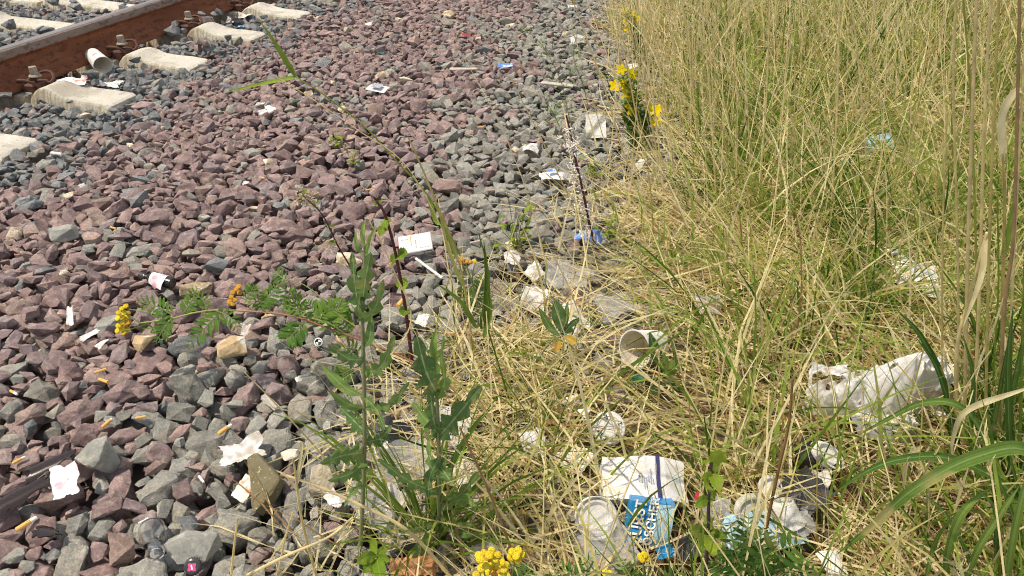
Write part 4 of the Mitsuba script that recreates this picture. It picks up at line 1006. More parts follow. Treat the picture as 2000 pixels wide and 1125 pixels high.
for q in np.arange(-0.05, 0.055, 0.0042):
    if abs(q) > 0.012: quad_on(0.0018, h * 0.5, Rf, at + Rw @ [q, -d / 2 - 0.0046, -0.008], 'grey_ink_m', t, 'barcode', 2, 2, bend_w)
for q in range(7):
    quad_on(0.002, rr.uniform(.01, .03), Rw, at + Rw @ [0.013 - 0.0038 * q, rr.uniform(-.012, .012), h / 2 + 0.0028], 'grey_ink_m', t, 'print', 2, 4, bend_w)
CLEAR.append((at[0], at[1], 0.085))

# blue drink carton with its lettering
t = thing('drink_carton', 'crumpled blue drink carton with white lettering below the white carton', 'carton')
at = spot(1266, 1018, 0, 0.034)
Rd = frame_of(toward(0.55, 0.85, -0.05), -0.16)
w, h, d = 0.070, 0.072, 0.040
def bend_d(v):
    q = (v - at) @ Rd
    q[:, 2] += 0.005 * np.sin(q[:, 0] * 60) * np.cos(q[:, 1] * 50) - 0.35 * np.clip(-0.020 - q[:, 1], 0, 1) - 0.25 * np.clip(-0.022 - q[:, 0], 0, 1)
    q[:, 0] *= 1 - 0.9 * np.clip(-0.02 - q[:, 1], 0, 0.1)
    q[:, 0] += 0.10 * q[:, 1]
    return q @ Rd.T + at
v, f = dented_box(w, h, d, 9, 0.05)
put(M().add(bend_d(v @ Rd.T + at), f), 'blue_print_m', t, 'box', smooth=False)
quad_on(w * 0.40, h * 0.97, Rd, at + Rd @ [w * 0.29, 0.0, d / 2 + 0.0028], 'pale_blue_m', t, 'pale_panel', 8, 12, bend_d)
text_at('DURST', 0.0165, Rd, at + Rd @ [-0.0205, 0.003, d / 2 + 0.0040], 'white_ink_m', t, rot=math.pi / 2, bend=bend_d)
text_at('L\u00d6SCHER', 0.0140, Rd, at + Rd @ [-0.0015, 0.001, d / 2 + 0.0040], 'white_ink_m', t, rot=math.pi / 2, bend=bend_d)
CLEAR.append((at[0], at[1], 0.075))
lay_sheet('carton_flap', 'bright blue crushed carton corner below the blue drink carton', 'carton', 1298, 1078, 32, 28, 'blue_print_m', 170, amp=0.4, lift=0.03, clear=24)
lay_sheet('wrapper', 'dark wrapper with white lettering right of the blue carton corner', 'wrapper', 1355, 1068, 84, 34, 'dark_wrap_m', 171, amp=0.16, yaw=0.4, lift=0.03, clear=40)
s = S(1180, 1075)
v, f = dented_box(0.080, 0.075, 0.045, 15, 0.5)
at = spot(1185, 1078, 0, 0.025)
t = thing('plastic_cup', 'clear crushed plastic cup below the large round lid', 'cup')
put(M().add(place(v, at, toward(1, 0.5), 0.5), f), 'film_m', key=t, smooth=False)
CLEAR.append((at[0], at[1], 0.05))
t = thing('drink_carton', 'crumpled pale blue and white carton among lids at the lower right', 'carton')
v, f = dented_box(0.080, 0.062, 0.045, 21, 0.3)
at = spot(1512, 1035, 0, 0.03)
put(M().add(place(v, at, toward(1, 0.6), 0.2), f), 'pale_blue_m', key=t, smooth=False)
CLEAR.append((at[0], at[1], 0.06))
v, f = dented_box(0.085, 0.055, 0.03, 31, 0.3)
at = spot(1718, 282, 0, 0.06)
t = thing('drink_carton', 'pale blue crushed packet deep in the far grass', 'packet')
put(M().add(place(v * 1.1, at, toward(1, 0.7), 0.3), f), 'pale_blue_m', key=t, smooth=False)
CLEAR.append((at[0], at[1], 0.09))
# ------------------------------------------------------------------ wild plants: materials
def leaf_tex(dark, light, rib, ribw=0.07):
    def fn(p, n, uv):
        c = dr.abs(uv.x - 0.5) * 2
        col = mix(dark, light, dr.clip(uv.y, 0, 1)) * (0.78 + 0.44 * fbm(p.x * 60, p.y * 60, p.z * 60, 3))
        vein = smoothstep(0.55, 0.9, noise(p.x * 130, p.y * 130, p.z * 130)) * 0.12
        spot_ = smoothstep(0.74, 0.80, noise(p.x * 170 + 3, p.y * 170, p.z * 170)) * 0.55 + smoothstep(0.62, 0.75, fbm(p.x * 30, p.y * 30, p.z * 30 + 8, 2)) * 0.30
        col = mix(col, (0.40, 0.33, 0.12), spot_)
        return mix(col, rib, dr.maximum(smoothstep(ribw * 1.6, ribw * 0.5, c), vein * smoothstep(1.0, 0.3, c)))
    return proc(fn)
def thin(tex, rough=0.4, dt=0.6):
    return {'type': 'principledthin', 'base_color': tex if isinstance(tex, dict) else rgb(*tex), 'roughness': rough, 'diff_trans': dt, 'spec_trans': 0.0}
scene['lettuce_m'] = thin(leaf_tex((0.070, 0.150, 0.065), (0.28, 0.42, 0.10), (0.34, 0.43, 0.22)), 0.4, 0.85)
scene['yellow_leaf_m'] = thin(leaf_tex((0.42, 0.24, 0.04), (0.62, 0.42, 0.06), (0.6, 0.5, 0.2)))
scene['fern_leaf_m'] = thin(leaf_tex((0.060, 0.150, 0.035), (0.22, 0.36, 0.06), (0.26, 0.36, 0.12), 0.02))
scene['nettle_m'] = thin(leaf_tex((0.10, 0.22, 0.025), (0.36, 0.46, 0.05), (0.30, 0.38, 0.10), 0.04), 0.5, 0.8)
def blade_tex(p, n, uv):
    rib = noise(uv.x * 17.0, 3.0, 5.0)
    col = mix((0.065, 0.155, 0.035), (0.30, 0.42, 0.09), dr.clip(uv.y, 0, 1)) * (0.62 + 0.55 * rib) * (0.8 + 0.4 * fbm(p.x * 35, p.y * 35, p.z * 35, 3))
    dry = smoothstep(0.66, 0.78, fbm(p.x * 14, p.y * 14, p.z * 14 + 3, 3))
    return mix(mix(col, (0.50, 0.40, 0.18), dry * 0.7), (0.22, 0.32, 0.13), smoothstep(0.05, 0.02, dr.abs(uv.x - 0.5)))
scene['broad_blade_m'] = thin(proc(blade_tex), 0.4, 0.6)
scene['green_stem_m'] = plain((0.22, 0.29, 0.09), 0.6, 0.2)
scene['grey_green_stem_m'] = plain((0.20, 0.22, 0.11), 0.6, 0.2)
scene['red_stem_m'] = plain((0.090, 0.022, 0.026), 0.6, 0.25)
scene['pink_stem_m'] = principled(proc(lambda p, n, uv: mix((0.32, 0.14, 0.09), (0.32, 0.34, 0.10), smoothstep(0.35, 0.8, uv.y))), 0.6)
scene['brown_stem_m'] = plain((0.22, 0.095, 0.045), 0.7, 0.25)
scene['purple_stem_m'] = plain((0.075, 0.045, 0.055), 0.6, 0.25)
scene['button_m'] = bump(principled(proc(lambda p, n, uv: mix((0.74, 0.52, 0.012), (0.84, 0.70, 0.03), uv.y) * (0.55 + 0.65 * noise(p.x * 900, p.y * 900, p.z * 900))), 0.8), lambda p, n, uv: 0.0012 * noise(p.x * 1100, p.y * 1100, p.z * 1100), eps=2e-4)
scene['old_button_m'] = bump(plain((0.56, 0.29, 0.035), 0.85, 0.2, 300), lambda p, n, uv: 0.0012 * noise(p.x * 1100, p.y * 1100, p.z * 1100), eps=2e-4)
scene['petal_m'] = thin((0.84, 0.66, 0.015), 0.5, 0.6)
scene['seed_m'] = plain((0.46, 0.42, 0.22), 0.9, 0.25, 200)
scene['fluff_m'] = plain((0.70, 0.64, 0.58), 0.95, 0.15, 200)

# ------------------------------------------------------------------ wild plants: shapes
def leaf(path, half, fold=0.25, cols=7, up=(0, 0, 1), sweep=0.0, hue=0.3, n=26, wave=0.0, seed=0):
    """a leaf along a path: half(t) is its half width; outer columns are swept back towards the base"""
    p = spline(path, n)
    t = np.gradient(p, axis=0); t /= np.linalg.norm(t, axis=1, keepdims=True) + 1e-9
    s = np.cross(t, np.asarray(up, float)); s /= np.linalg.norm(s, axis=1, keepdims=True) + 1e-9
    nn = np.cross(s, t)
    tt = np.linspace(0, 1, n)
    w = np.array([half(q) for q in tt])
    c = np.linspace(-1, 1, cols)
    off = c[None, :] * w[:, None]
    v = p[:, None] + s[:, None] * (off * math.cos(fold))[..., None] + nn[:, None] * (np.abs(off) * math.sin(fold) + wave * w[:, None] * np.sin(tt[:, None] * 17 + c[None] * 2 + seed) * np.abs(c)[None])[..., None] - t[:, None] * (np.abs(off) * sweep)[..., None]
    uv = np.stack([np.broadcast_to(c * 0.5 + 0.5, off.shape), np.full(off.shape, hue)], -1)
    return v.reshape(-1, 3), grid_faces(n, cols), uv.reshape(-1, 2)
def lobed(w, lobes=4, depth=0.62, base=0.25):
    def f(t):
        e = math.sin(math.pi * min(1, (t * 0.86 + 0.12))) ** 0.8
        saw = ((t * lobes) % 1.0)
        k = 1 - depth * (1 - saw) * (1 if t < 0.8 else max(0, (1 - t) * 5))
        clasp = 0.5 * max(0, 1 - t * 9)
        return w * max(0.02, e * k + clasp * base) * (1 if t < 0.985 else 0.2)
    return f
def simple(w, peak=0.4):
    return lambda t: w * max(0.02, (math.sin(math.pi * t ** (math.log(0.5) / math.log(peak)))) ** 0.85)
def toothed(w, peak=0.4, teeth=9):
    f = simple(w, peak)
    return lambda t: f(t) * (0.80 + 0.28 * ((1 - t) * teeth % 1.0))
def pinnate(path, length, pairs, hue, seed, droop=0.25, up=(0, 0, 1), slim=0.14):
    """a feathery leaf: a rib with pairs of narrow toothed leaflets"""
    rr = np.random.default_rng(seed)
    p = spline(path, 30)
    t = np.gradient(p, axis=0); t /= np.linalg.norm(t, axis=1, keepdims=True)
    s = np.cross(t, np.asarray(up, float)); s /= np.linalg.norm(s, axis=1, keepdims=True) + 1e-9
    nn = np.cross(s, t)
    m = M()
    v, f = tube(p, np.linspace(0.0014, 0.0007, 30), 5); m.add(v, f, (0.5, hue))
    for q in np.linspace(0.10, 0.98, pairs):
        i = int(q * 29)
        L = length * (math.sin(math.pi * min(1, q * 0.72 + 0.22)) ** 0.8)
        for side in (-1, 1):
            d = s[i] * side * 0.82 + t[i] * 0.55 + nn[i] * (rr.uniform(-0.1, 0.25)) - np.array([0, 0, droop * 0.4]) + rr.normal(0, 0.06, 3)
            d /= np.linalg.norm(d)
            e = p[i] + d * L
            mid = p[i] + d * L * 0.5 + nn[i] * L * 0.06
            m.add(*leaf([p[i], mid, e], toothed(L * slim, 0.45, 5), 0.15, 3, up=nn[i], sweep=-0.4, hue=np.clip(hue + rr.uniform(-.12, .12), 0, 1), n=12))
    return m
def button(at, r, normal, seed):
    """a flat topped flower button"""
    v, f = lathe([(0, -0.55 * r), (r * 0.55, -0.5 * r), (r * 0.95, -0.1 * r), (r, 0.1 * r), (r * 0.85, 0.32 * r), (r * 0.45, 0.40 * r), (0, 0.34 * r)], 12)
    return v @ rot_to(normal, seed).T + at, f
def stem_of(t, pts, r0, r1, mat, part='stem', n=30, sides=7):
    c = spline(pts, n)
    v, f = tube(c, np.linspace(r0, r1, n), sides)
    uv = np.concatenate([np.repeat(np.linspace(0, 1, n), sides), [0, 1]])
    put(M().add(v, f, np.stack([uv * 0 + .5, uv], 1)), mat, t, part)
    return c
def feet(px, py):
    w = P(px, py, 0.0)
    w = P(px, py, HT(w[0], w[1], 0.0) - 0.01)
    return w

# ------------------------------------------------------------------ the two tall prickly lettuces
def lettuce(lab, base_px, stem_px, leaves, backs, r0=0.0036):
    t = thing('wild_lettuce', lab, 'wild plant')
    base = feet(*base_px)
    c = stem_of(t, [base] + [V(base, x, y, b) for x, y, b in stem_px], r0, 0.0022, 'grey_green_stem_m')
    for k, (pts, w, lob, hue, back, fold) in enumerate(leaves):
        q = np.array([V(base, x, y, back * (i / max(1, len(pts) - 1))) for i, (x, y) in enumerate(pts)])
        d = c - q[0]; q[0] = c[np.argmin((d ** 2).sum(1))]
        s = float((q.mean(0) - CAM) @ FWD) / FOCAL
        up = np.array([0, 0, 1.0]) * 0.55 - HF * 0.95 + RIGHT * 0.15 * (-1) ** k
        f = lobed(w * s / 2 * 0.80, lob + 1, 0.74) if lob else simple(w * s / 2 * 0.75, 0.55)
        put(M().add(*leaf(q, f, fold, 9, up, 0.75 if lob else 0.0, min(1, hue + 0.26 + 0.16 * math.sin(k * 2.3)), 52, 0.20, k)), 'lettuce_m', t, 'leaf')
    return t
lettuce('tall wild lettuce, leftmost of two with lobed blue green leaves', (703, 1085), [(710, 950, 0), (712, 850, 0), (711, 740, 0.01), (708, 620, 0.015), (712, 520, 0.02), (713, 478, 0.02)], [
    ([(713, 500), (708, 460), (712, 428)], 15, 0, 0.85, 0.02, .6), ([(712, 505), (722, 470), (734, 440)], 13, 0, 0.8, -0.02, .6), ([(711, 510), (699, 485), (693, 450)], 14, 0, 0.75, 0.02, .5), ([(712, 515), (718, 490), (722, 455)], 13, 0, 0.9, -0.03, .5),
    ([(708, 590), (714, 545), (724, 492)], 64, 3, 0.20, -0.06, .35), ([(708, 622), (695, 570), (688, 492)], 52, 3, 0.12, 0.04, .3), ([(709, 645), (733, 600), (749, 545)], 46, 2, 0.22, -0.03, .3), ([(709, 640), (700, 610), (703, 560)], 24, 2, 0.3, 0.02, .3),
    ([(711, 725), (680, 700), (640, 672)], 44, 3, 0.18, -0.03, .3), ([(711, 745), (745, 715), (772, 655)], 48, 3, 0.12, -0.06, .25), ([(711, 770), (672, 755), (627, 712)], 30, 0, 0.45, 0.04, .3), ([(712, 800), (680, 790), (640, 760)], 26, 0, 0.4, -0.02, .3),
    ([(712, 800), (760, 790), (800, 745)], 34, 3, 0.2, -0.05, .3), ([(712, 845), (690, 820), (664, 795)], 56, 3, 0.12, 0.05, .3), ([(712, 875), (670, 890), (625, 905)], 66, 4, 0.10, -0.06, .25), ([(712, 905), (685, 925), (640, 938)], 54, 3, 0.14, -0.08, .2),
    ([(712, 870), (745, 855), (765, 830)], 40, 3, 0.12, 0.04, .3), ([(711, 935), (690, 960), (672, 990)], 26, 2, 0.1, -0.04, .3), ([(712, 790), (735, 800), (752, 840)], 34, 2, 0.15, -0.05, .3), ([(711, 690), (722, 660), (726, 610)], 26, 0, 0.25, 0.02, .3)], 0)
lettuce('tall wild lettuce, right one of two, its lobed leaves spread wide', (857, 1070), [(858, 960, 0), (857, 860, 0), (853, 770, 0.01), (848, 705, 0.015)], [
    ([(849, 712), (846, 680), (852, 640)], 26, 0, 0.85, 0.02, .7), ([(850, 718), (862, 690), (868, 655)], 28, 2, 0.7, -0.02, .6), ([(852, 775), (832, 725), (814, 655)], 86, 3, 0.12, -0.05, .25), ([(852, 770), (852, 720), (842, 668)], 34, 2, 0.5, 0.02, .5),
    ([(853, 790), (868, 750), (862, 690)], 40, 2, 0.55, -0.05, .5), ([(854, 850), (890, 815), (942, 752)], 74, 3, 0.14, -0.05, .25), ([(854, 845), (832, 820), (806, 785)], 50, 3, 0.12, 0.04, .25), ([(855, 860), (846, 815), (840, 760)], 56, 3, 0.1, 0.02, .25),
    ([(856, 905), (870, 925), (888, 950)], 60, 3, 0.10, -0.05, .25), ([(857, 920), (842, 900), (836, 860)], 36, 2, 0.12, 0.05, .3), ([(857, 970), (800, 940), (738, 896)], 44, 5, 0.22, -0.09, .15), ([(857, 985), (900, 965), (935, 920)], 44, 3, 0.14, -0.03, .3),
    ([(857, 990), (905, 975), (932, 990)], 46, 3, 0.25, -0.06, .3), ([(857, 1020), (820, 1030), (782, 1040)], 48, 3, 0.20, -0.10, .15), ([(857, 1035), (825, 1060), (803, 1090)], 44, 0, 0.28, -0.10, .2), ([(857, 1030), (900, 1040), (950, 1045)], 44, 3, 0.1, -0.05, .2),
    ([(856, 895), (840, 930), (836, 975)], 40, 2, 0.12, -0.04, .3), ([(857, 1010), (885, 1020), (925, 1025)], 30, 2, 0.15, -0.04, .3)], 0)
def young_lettuce(lab, base_px, leaves):
    t = thing('young_lettuce', lab, 'wild plant')
    base = feet(*base_px)
    for k, (pts, w, lob, hue, back, mat) in enumerate(leaves):
        q = np.array([V(base, x, y, back * i / (len(pts) - 1)) for i, (x, y) in enumerate(pts)])
        s = float((q.mean(0) - CAM) @ FWD) / FOCAL
        put(M().add(*leaf(q, lobed(w * s / 2, lob) if lob else simple(w * s / 2, 0.6), 0.25, 7, np.array([0, 0, 0.6]) - HF, 0.4 if lob else 0, hue, 30, 0.1, k)), mat, t, 'leaf')
young_lettuce('young lettuce with a yellow lower leaf in front of the white tissue', (1095, 745), [([(1098, 655), (1094, 625), (1083, 584)], 30, 0, 0.25, 0.02, 'lettuce_m'), ([(1098, 655), (1115, 635), (1132, 622)], 24, 2, 0.1, -0.02, 'lettuce_m'), ([(1098, 660), (1075, 640), (1052, 600)], 16, 0, 0.4, 0.02, 'lettuce_m'),
    ([(1098, 655), (1112, 662), (1126, 672)], 16, 0, 0.5, -0.03, 'yellow_leaf_m'), ([(1096, 660), (1090, 672), (1086, 690)], 14, 0, 0.3, -0.03, 'yellow_leaf_m'), ([(1097, 655), (1105, 625), (1108, 590)], 12, 0, 0.4, 0.03, 'lettuce_m')])
scene_stem_base = feet(1034, 745)
stem_of('young_lettuce', [scene_stem_base, V(scene_stem_base, 1050, 705), V(scene_stem_base, 1075, 668), V(scene_stem_base, 1098, 655)], 0.0022, 0.0018, 'grey_green_stem_m')
young_lettuce('young lettuce with a dark leaf leaning on the white cup', (1308, 770), [([(1306, 735), (1285, 700), (1268, 648)], 24, 0, 0.05, 0.02, 'lettuce_m'), ([(1306, 735), (1318, 700), (1312, 660)], 16, 2, 0.1, 0.02, 'lettuce_m'), ([(1306, 738), (1300, 715), (1296, 690)], 16, 0, 0.8, -0.02, 'lettuce_m'), ([(1306, 738), (1320, 720), (1334, 712)], 14, 0, 0.8, -0.02, 'lettuce_m'),
    ([(1306, 745), (1280, 760), (1252, 770)], 18, 0, 0.15, -0.05, 'lettuce_m'), ([(1306, 745), (1330, 755), (1345, 745)], 18, 2, 0.1, -0.05, 'lettuce_m'), ([(1306, 738), (1312, 716), (1310, 700)], 14, 0, 0.95, -0.04, 'lettuce_m')])

# ------------------------------------------------------------------ tansies
def tansy(lab, base_px, stem_px, branches, leaves, heads, mat='button_m', stem='pink_stem_m', r=0.0026, hr=0.0060):
    t = thing('tansy', lab, 'wildflower')
    base = feet(*base_px)
    c = stem_of(t, [base] + [V(base, x, y, b) for x, y, b in stem_px], r, r * 0.55, stem, n=40)
    for pts in branches:
        stem_of(t, [V(base, x, y, b) for x, y, b in pts], r * 0.55, r * 0.4, 'green_stem_m', 'branch', 16, 6)
    for k, (pts, L, pairs, hue, back) in enumerate(leaves):
        q = [V(base, x, y, back * i / (len(pts) - 1)) for i, (x, y) in enumerate(pts)]
        s = float((np.mean(q, 0) - CAM) @ FWD) / FOCAL
        put(pinnate(q, L * s, pairs, hue, k + int(base_px[0]), up=np.array([0, 0, 0.7]) - HF * 0.9), 'fern_leaf_m', t, 'leaf')
    rr = np.random.default_rng(int(base_px[0]) + 5)
    for x, y, old, back in heads:
        s = float((V(base, x, y) - CAM) @ FWD) / FOCAL
        v, f = button(V(base, x, y, back), hr * rr.uniform(0.88, 1.12), np.array([0, 0, 1.0]) * 0.8 - HF * 0.55 + RIGHT * rr.uniform(-.3, .3), x)
        put(M().add(v, f, (0.5, rr.uniform())), 'old_button_m' if old else mat, t, 'flower_head')
    return t, base, c
t, base, c = tansy('tansy lying out over the stones with yellow flower heads at its left end', (872, 742), [(800, 704, 0), (720, 670, 0), (640, 641, 0), (560, 615, 0), (440, 606, 0), (385, 610, 0), (335, 622, 0), (275, 631, 0), (252, 634, 0)],
    [[(690, 668, 0), (640, 630, 0.0), (560, 615, .02), (525, 607, .03), (468, 580, .04)], [(275, 631, 0), (255, 618, 0), (243, 608, 0)], [(300, 627, 0), (265, 640, 0), (244, 645, -.005)], [(335, 620, 0), (290, 610, 0.01), (252, 604, .01)], [(610, 634, 0), (640, 600, .03), (600, 560, .05), (560, 545, .06)]],
    [([(340, 618), (310, 600), (268, 588)], 26, 8, 0.25, 0.03), ([(336, 620), (322, 640), (304, 668)], 26, 7, 0.2, -0.03), ([(358, 612), (372, 592), (386, 562)], 24, 8, 0.3, 0.03), ([(404, 606), (398, 588), (380, 574)], 20, 6, 0.35, 0.02), ([(436, 606), (405, 635), (366, 680)], 30, 10, 0.3, -0.03),
     ([(420, 606), (450, 620), (466, 645)], 22, 7, 0.2, -0.03), ([(480, 585), (490, 570), (496, 556)], 20, 6, 0.3, 0.02), ([(505, 598), (525, 580), (545, 555)], 24, 8, 0.3, 0.03), ([(525, 605), (510, 590), (478, 588)], 22, 7, 0.4, 0.02), ([(590, 620), (575, 590), (538, 548)], 28, 10, 0.45, 0.04),
     ([(600, 612), (570, 600), (540, 590)], 20, 7, 0.5, 0.02), ([(595, 628), (575, 650), (556, 668)], 34, 8, 0.2, -0.04), ([(640, 640), (655, 610), (668, 585)], 28, 9, 0.5, 0.03), ([(650, 640), (620, 615), (600, 590)], 30, 9, 0.5, 0.04), ([(690, 655), (665, 625), (650, 575)], 34, 10, 0.55, 0.04), ([(620, 632), (640, 606), (690, 596)], 28, 9, 0.55, 0.03),
     ([(560, 548), (548, 540), (536, 530)], 22, 6, 0.2, 0.03), ([(330, 620), (300, 640), (268, 640)], 14, 5, 0.3, 0.0), ([(690, 720), (668, 735), (660, 780)], 30, 9, 0.5, -0.02), ([(700, 690), (680, 680), (648, 690)], 26, 8, 0.5, -0.03)],
    [(238, 603, 0, 0), (246, 598, 0, .004), (232, 611, 0, 0), (243, 611, 0, 0), (239, 620, 0, 0), (230, 622, 0, 0), (247, 620, 0, .006), (251, 629, 1, 0), (240, 630, 0, 0), (232, 636, 0, -.004), (246, 637, 1, .006), (238, 643, 0, -.004), (249, 645, 0, 0), (230, 646, 0, -.004), (242, 650, 0, -.006), (250, 612, 1, .008),
     (462, 565, 1, .04), (455, 571, 1, .04), (468, 572, 1, .045), (452, 580, 1, .04), (460, 585, 1, .035), (449, 590, 1, .04), (466, 560, 1, .045), (455, 594, 1, .035)], hr=0.0058)
hd = [(945, 1080), (960, 1076), (972, 1084), (938, 1092), (952, 1092), (966, 1094), (980, 1098), (948, 1104), (960, 1106), (974, 1110), (984, 1112), (940, 1110), (952, 1118), (966, 1120), (980, 1124), (990, 1126), (944, 1128), (958, 1132), (972, 1134), (930, 1124), (934, 1084), (956, 1084), (976, 1120), (988, 1104)]
tansy('bright yellow tansy flower cluster at the bottom edge right of the lettuces', (985, 1290), [(975, 1210, 0), (964, 1130, 0)], [[(975, 1210, 0), (990, 1160, 0), (1008, 1090, 0)], [(968, 1150, 0), (950, 1130, 0), (944, 1112, 0)]],
    [([(972, 1190), (1010, 1140), (1040, 1110)], 34, 9, 0.2, 0.02), ([(975, 1220), (1050, 1170), (1090, 1120)], 40, 10, 0.15, 0.04)],
    [(x, y, int(i % 9 == 4), 0.012 * math.sin(i * 1.7)) for i, (x, y) in enumerate(hd)] + [(1000, 1078, 0, 0), (1012, 1076, 0, .004), (1008, 1086, 0, -.004), (1018, 1082, 0, .004), (998, 1088, 0, 0), (1012, 1094, 0, -.004)], stem='green_stem_m', hr=0.0052)
tansy('small tansy with two yellow heads at the bottom edge below the blue carton corner', (1270, 1270), [(1262, 1180, 0), (1256, 1100, 0)], [[(1262, 1180, 0), (1225, 1150, 0), (1184, 1126, 0)]],
    [([(1264, 1200), (1300, 1150), (1330, 1108)], 36, 9, 0.15, 0.03), ([(1264, 1200), (1230, 1140), (1216, 1095)], 34, 9, 0.12, 0.02), ([(1264, 1190), (1180, 1150), (1140, 1098)], 38, 10, 0.1, 0.02), ([(1262, 1180), (1262, 1140), (1270, 1105)], 26, 8, 0.2, -.02), ([(1262, 1180), (1150, 1140), (1085, 1100)], 36, 10, 0.12, 0.05), ([(1264, 1210), (1120, 1140), (1168, 1078)], 30, 9, 0.15, 0.07)],
    [(1250, 1086, 0, 0), (1258, 1084, 0, .004), (1254, 1093, 0, -.004), (1263, 1091, 0, .003), (1182, 1119, 0, 0), (1190, 1121, 0, 0)], stem='green_stem_m', hr=0.0046)
tansy('slender tansy with faded orange heads left of the grass margin', (935, 640), [(930, 585, 0), (918, 540, 0), (910, 515, 0)], [[(922, 550, 0), (925, 525, 0.005), (929, 512, 0.01)]],
    [([(930, 600), (912, 575), (900, 545)], 20, 7, 0.3, 0.02), ([(930, 590), (940, 560), (936, 535)], 20, 7, 0.3, 0.02), ([(932, 615), (915, 600), (905, 585)], 22, 7, 0.2, -0.02), ([(932, 610), (948, 590), (955, 570)], 20, 7, 0.2, -0.02)],
    [(903, 506, 1, 0), (911, 510, 1, 0), (918, 511, 1, 0), (926, 510, 0, .005), (900, 513, 1, 0)], stem='green_stem_m', hr=0.0060)
tansy('leafy tansy without flowers at the bottom right of the litter', (1480, 1260), [(1478, 1190, 0), (1474, 1120, 0)], [],
    [([(1476, 1130), (1500, 1085), (1560, 1062)], 62, 9, 0.2, -0.02), ([(1476, 1130), (1480, 1080), (1490, 1030)], 44, 9, 0.12, 0.03), ([(1476, 1150), (1530, 1120), (1590, 1115)], 54, 9, 0.2, -0.03), ([(1476, 1140), (1440, 1090), (1425, 1020)], 46, 9, 0.10, 0.02), ([(1476, 1150), (1420, 1110), (1395, 1090)], 44, 9, 0.1, 0.01), ([(1476, 1130), (1462, 1060), (1462, 1010)], 38, 9, 0.1, 0.05), ([(1478, 1180), (1540, 1170), (1600, 1150)], 50, 9, 0.15, 0)], [], stem='green_stem_m')

# ------------------------------------------------------------------ St John's wort: leafy stems with five petalled flowers
def wort(lab, base_px, tops, flowers, seed):
    t = thing('yellow_star_flower', lab, 'wildflower')
    base = feet(*base_px); rr = np.random.default_rng(seed); CLEAR.append((base[0], base[1], 0.17))
    for k, (x, y) in enumerate(tops):
        b = base + RIGHT * rr.normal(0, 0.03) + HF * rr.normal(0, 0.03)
        m = (np.array([x, y]) + np.array(base_px)) / 2 + rr.normal(0, 4, 2)
        c = stem_of(t, [b, V(base, m[0], m[1], rr.normal(0, .02)), V(base, x, y, rr.normal(0, .04))], 0.0022, 0.0012, 'green_stem_m', 'stem', 24, 6)
        mm = M()
        for i in range(2, 24):
            for q in range(5):
                a = rr.uniform(0, 6.28); d = np.array([math.cos(a), math.sin(a), rr.uniform(0.1, 0.7)]); L = rr.uniform(0.014, 0.030)
                o = c[i] + rr.normal(0, 0.005, 3)
                mm.add(*leaf([o, o + d * L * .5 + [0, 0, .001], o + d * L], simple(L * 0.22, 0.5), 0.2, 3, hue=rr.uniform(0.2, 0.9), n=5))
        put(mm, 'fern_leaf_m', t, 'leaves', kind='stuff')
    for x, y in flowers:
        at = V(base, x, y, rr.normal(0, 0.015)); n = np.array([0, 0, 0.7]) - HF * 0.9 + RIGHT * rr.normal(0, .3)
        R = rot_to(n, rr.uniform(0, 6)); mm = M(); L = rr.uniform(0.020, 0.027)
        for q in range(5):
            a = q * 2 * math.pi / 5; d = R @ np.array([math.cos(a), math.sin(a), 0.15])
            mm.add(*leaf([at, at + d * L * .5, at + d * L - R[:, 2] * 0.002], simple(L * 0.30, 0.55), 0.1, 3, up=R[:, 2], n=7))
        put(mm, 'petal_m', t, 'flower')
wort('yellow star flowered plant at the top of the grass margin', (1250, 130), [(1226, 22), (1240, 34), (1232, 50), (1256, 60), (1246, 80)], [(1220, 20), (1226, 40), (1243, 38), (1227, 56), (1234, 28)], 3)
wort('yellow star flowered plant lower on the grass margin, above the crushed carton', (1246, 292), [(1214, 138), (1234, 145), (1226, 168), (1238, 190), (1258, 215), (1220, 205), (1272, 222)], [(1213, 136), (1234, 143), (1201, 167), (1227, 168), (1226, 184), (1237, 188), (1232, 206), (1233, 214), (1273, 214), (1284, 215), (1218, 164), (1280, 238)], 5)

# ------------------------------------------------------------------ red stems, nettles, weeds
def leafy_stem(name, lab, base_px, stem_px, mat, r, leaves, leafmat, cat='wild plant', w=0.5):
    t = thing(name, lab, cat)
    base = feet(*base_px)
    stem_of(t, [base] + [V(base, x, y, b) for x, y, b in stem_px], r, r * 0.5, mat)
    for k, (a, b, hue, back) in enumerate(leaves):
        p0, p1 = V(base, *a), V(base, *b, back)
        L = np.linalg.norm(p1 - p0)
        mid = (p0 + p1) / 2 + np.array([0, 0, 0.10 * L])
        put(M().add(*leaf([p0, mid, p1], toothed(L * w / 2, 0.42, 8), 0.25, 7, np.array([0, 0, .7]) - HF * .8, -0.25, hue, 26, 0.08, k)), leafmat, t, 'leaf')
    return t, base
leafy_stem('red_stemmed_weed', 'dark red stem with tiny leaf pairs beside the cigarette pack', (806, 720), [(797, 640, 0), (785, 560, 0), (768, 475, 0), (750, 415, 0), (735, 392, 0)], 'red_stem_m', 0.0044,
    [((752, 440), (742, 462), .5, -.02), ((752, 436), (764, 428), .6, .02), ((748, 432), (756, 446), .5, -.02), ((778, 500), (764, 512), .3, .01), ((778, 500), (796, 496), .4, -.02), ((778, 500), (786, 508), .3, -.03), ((786, 555), (774, 560), .6, -.02), ((786, 553), (796, 548), .6, .02), ((787, 560), (790, 566), .5, -.03), ((794, 606), (780, 610), .2, -.02), ((794, 606), (788, 618), .2, -.03), ((738, 400), (728, 396), .4, 0), ((738, 398), (746, 392), .4, 0)], 'nettle_m', w=0.75)
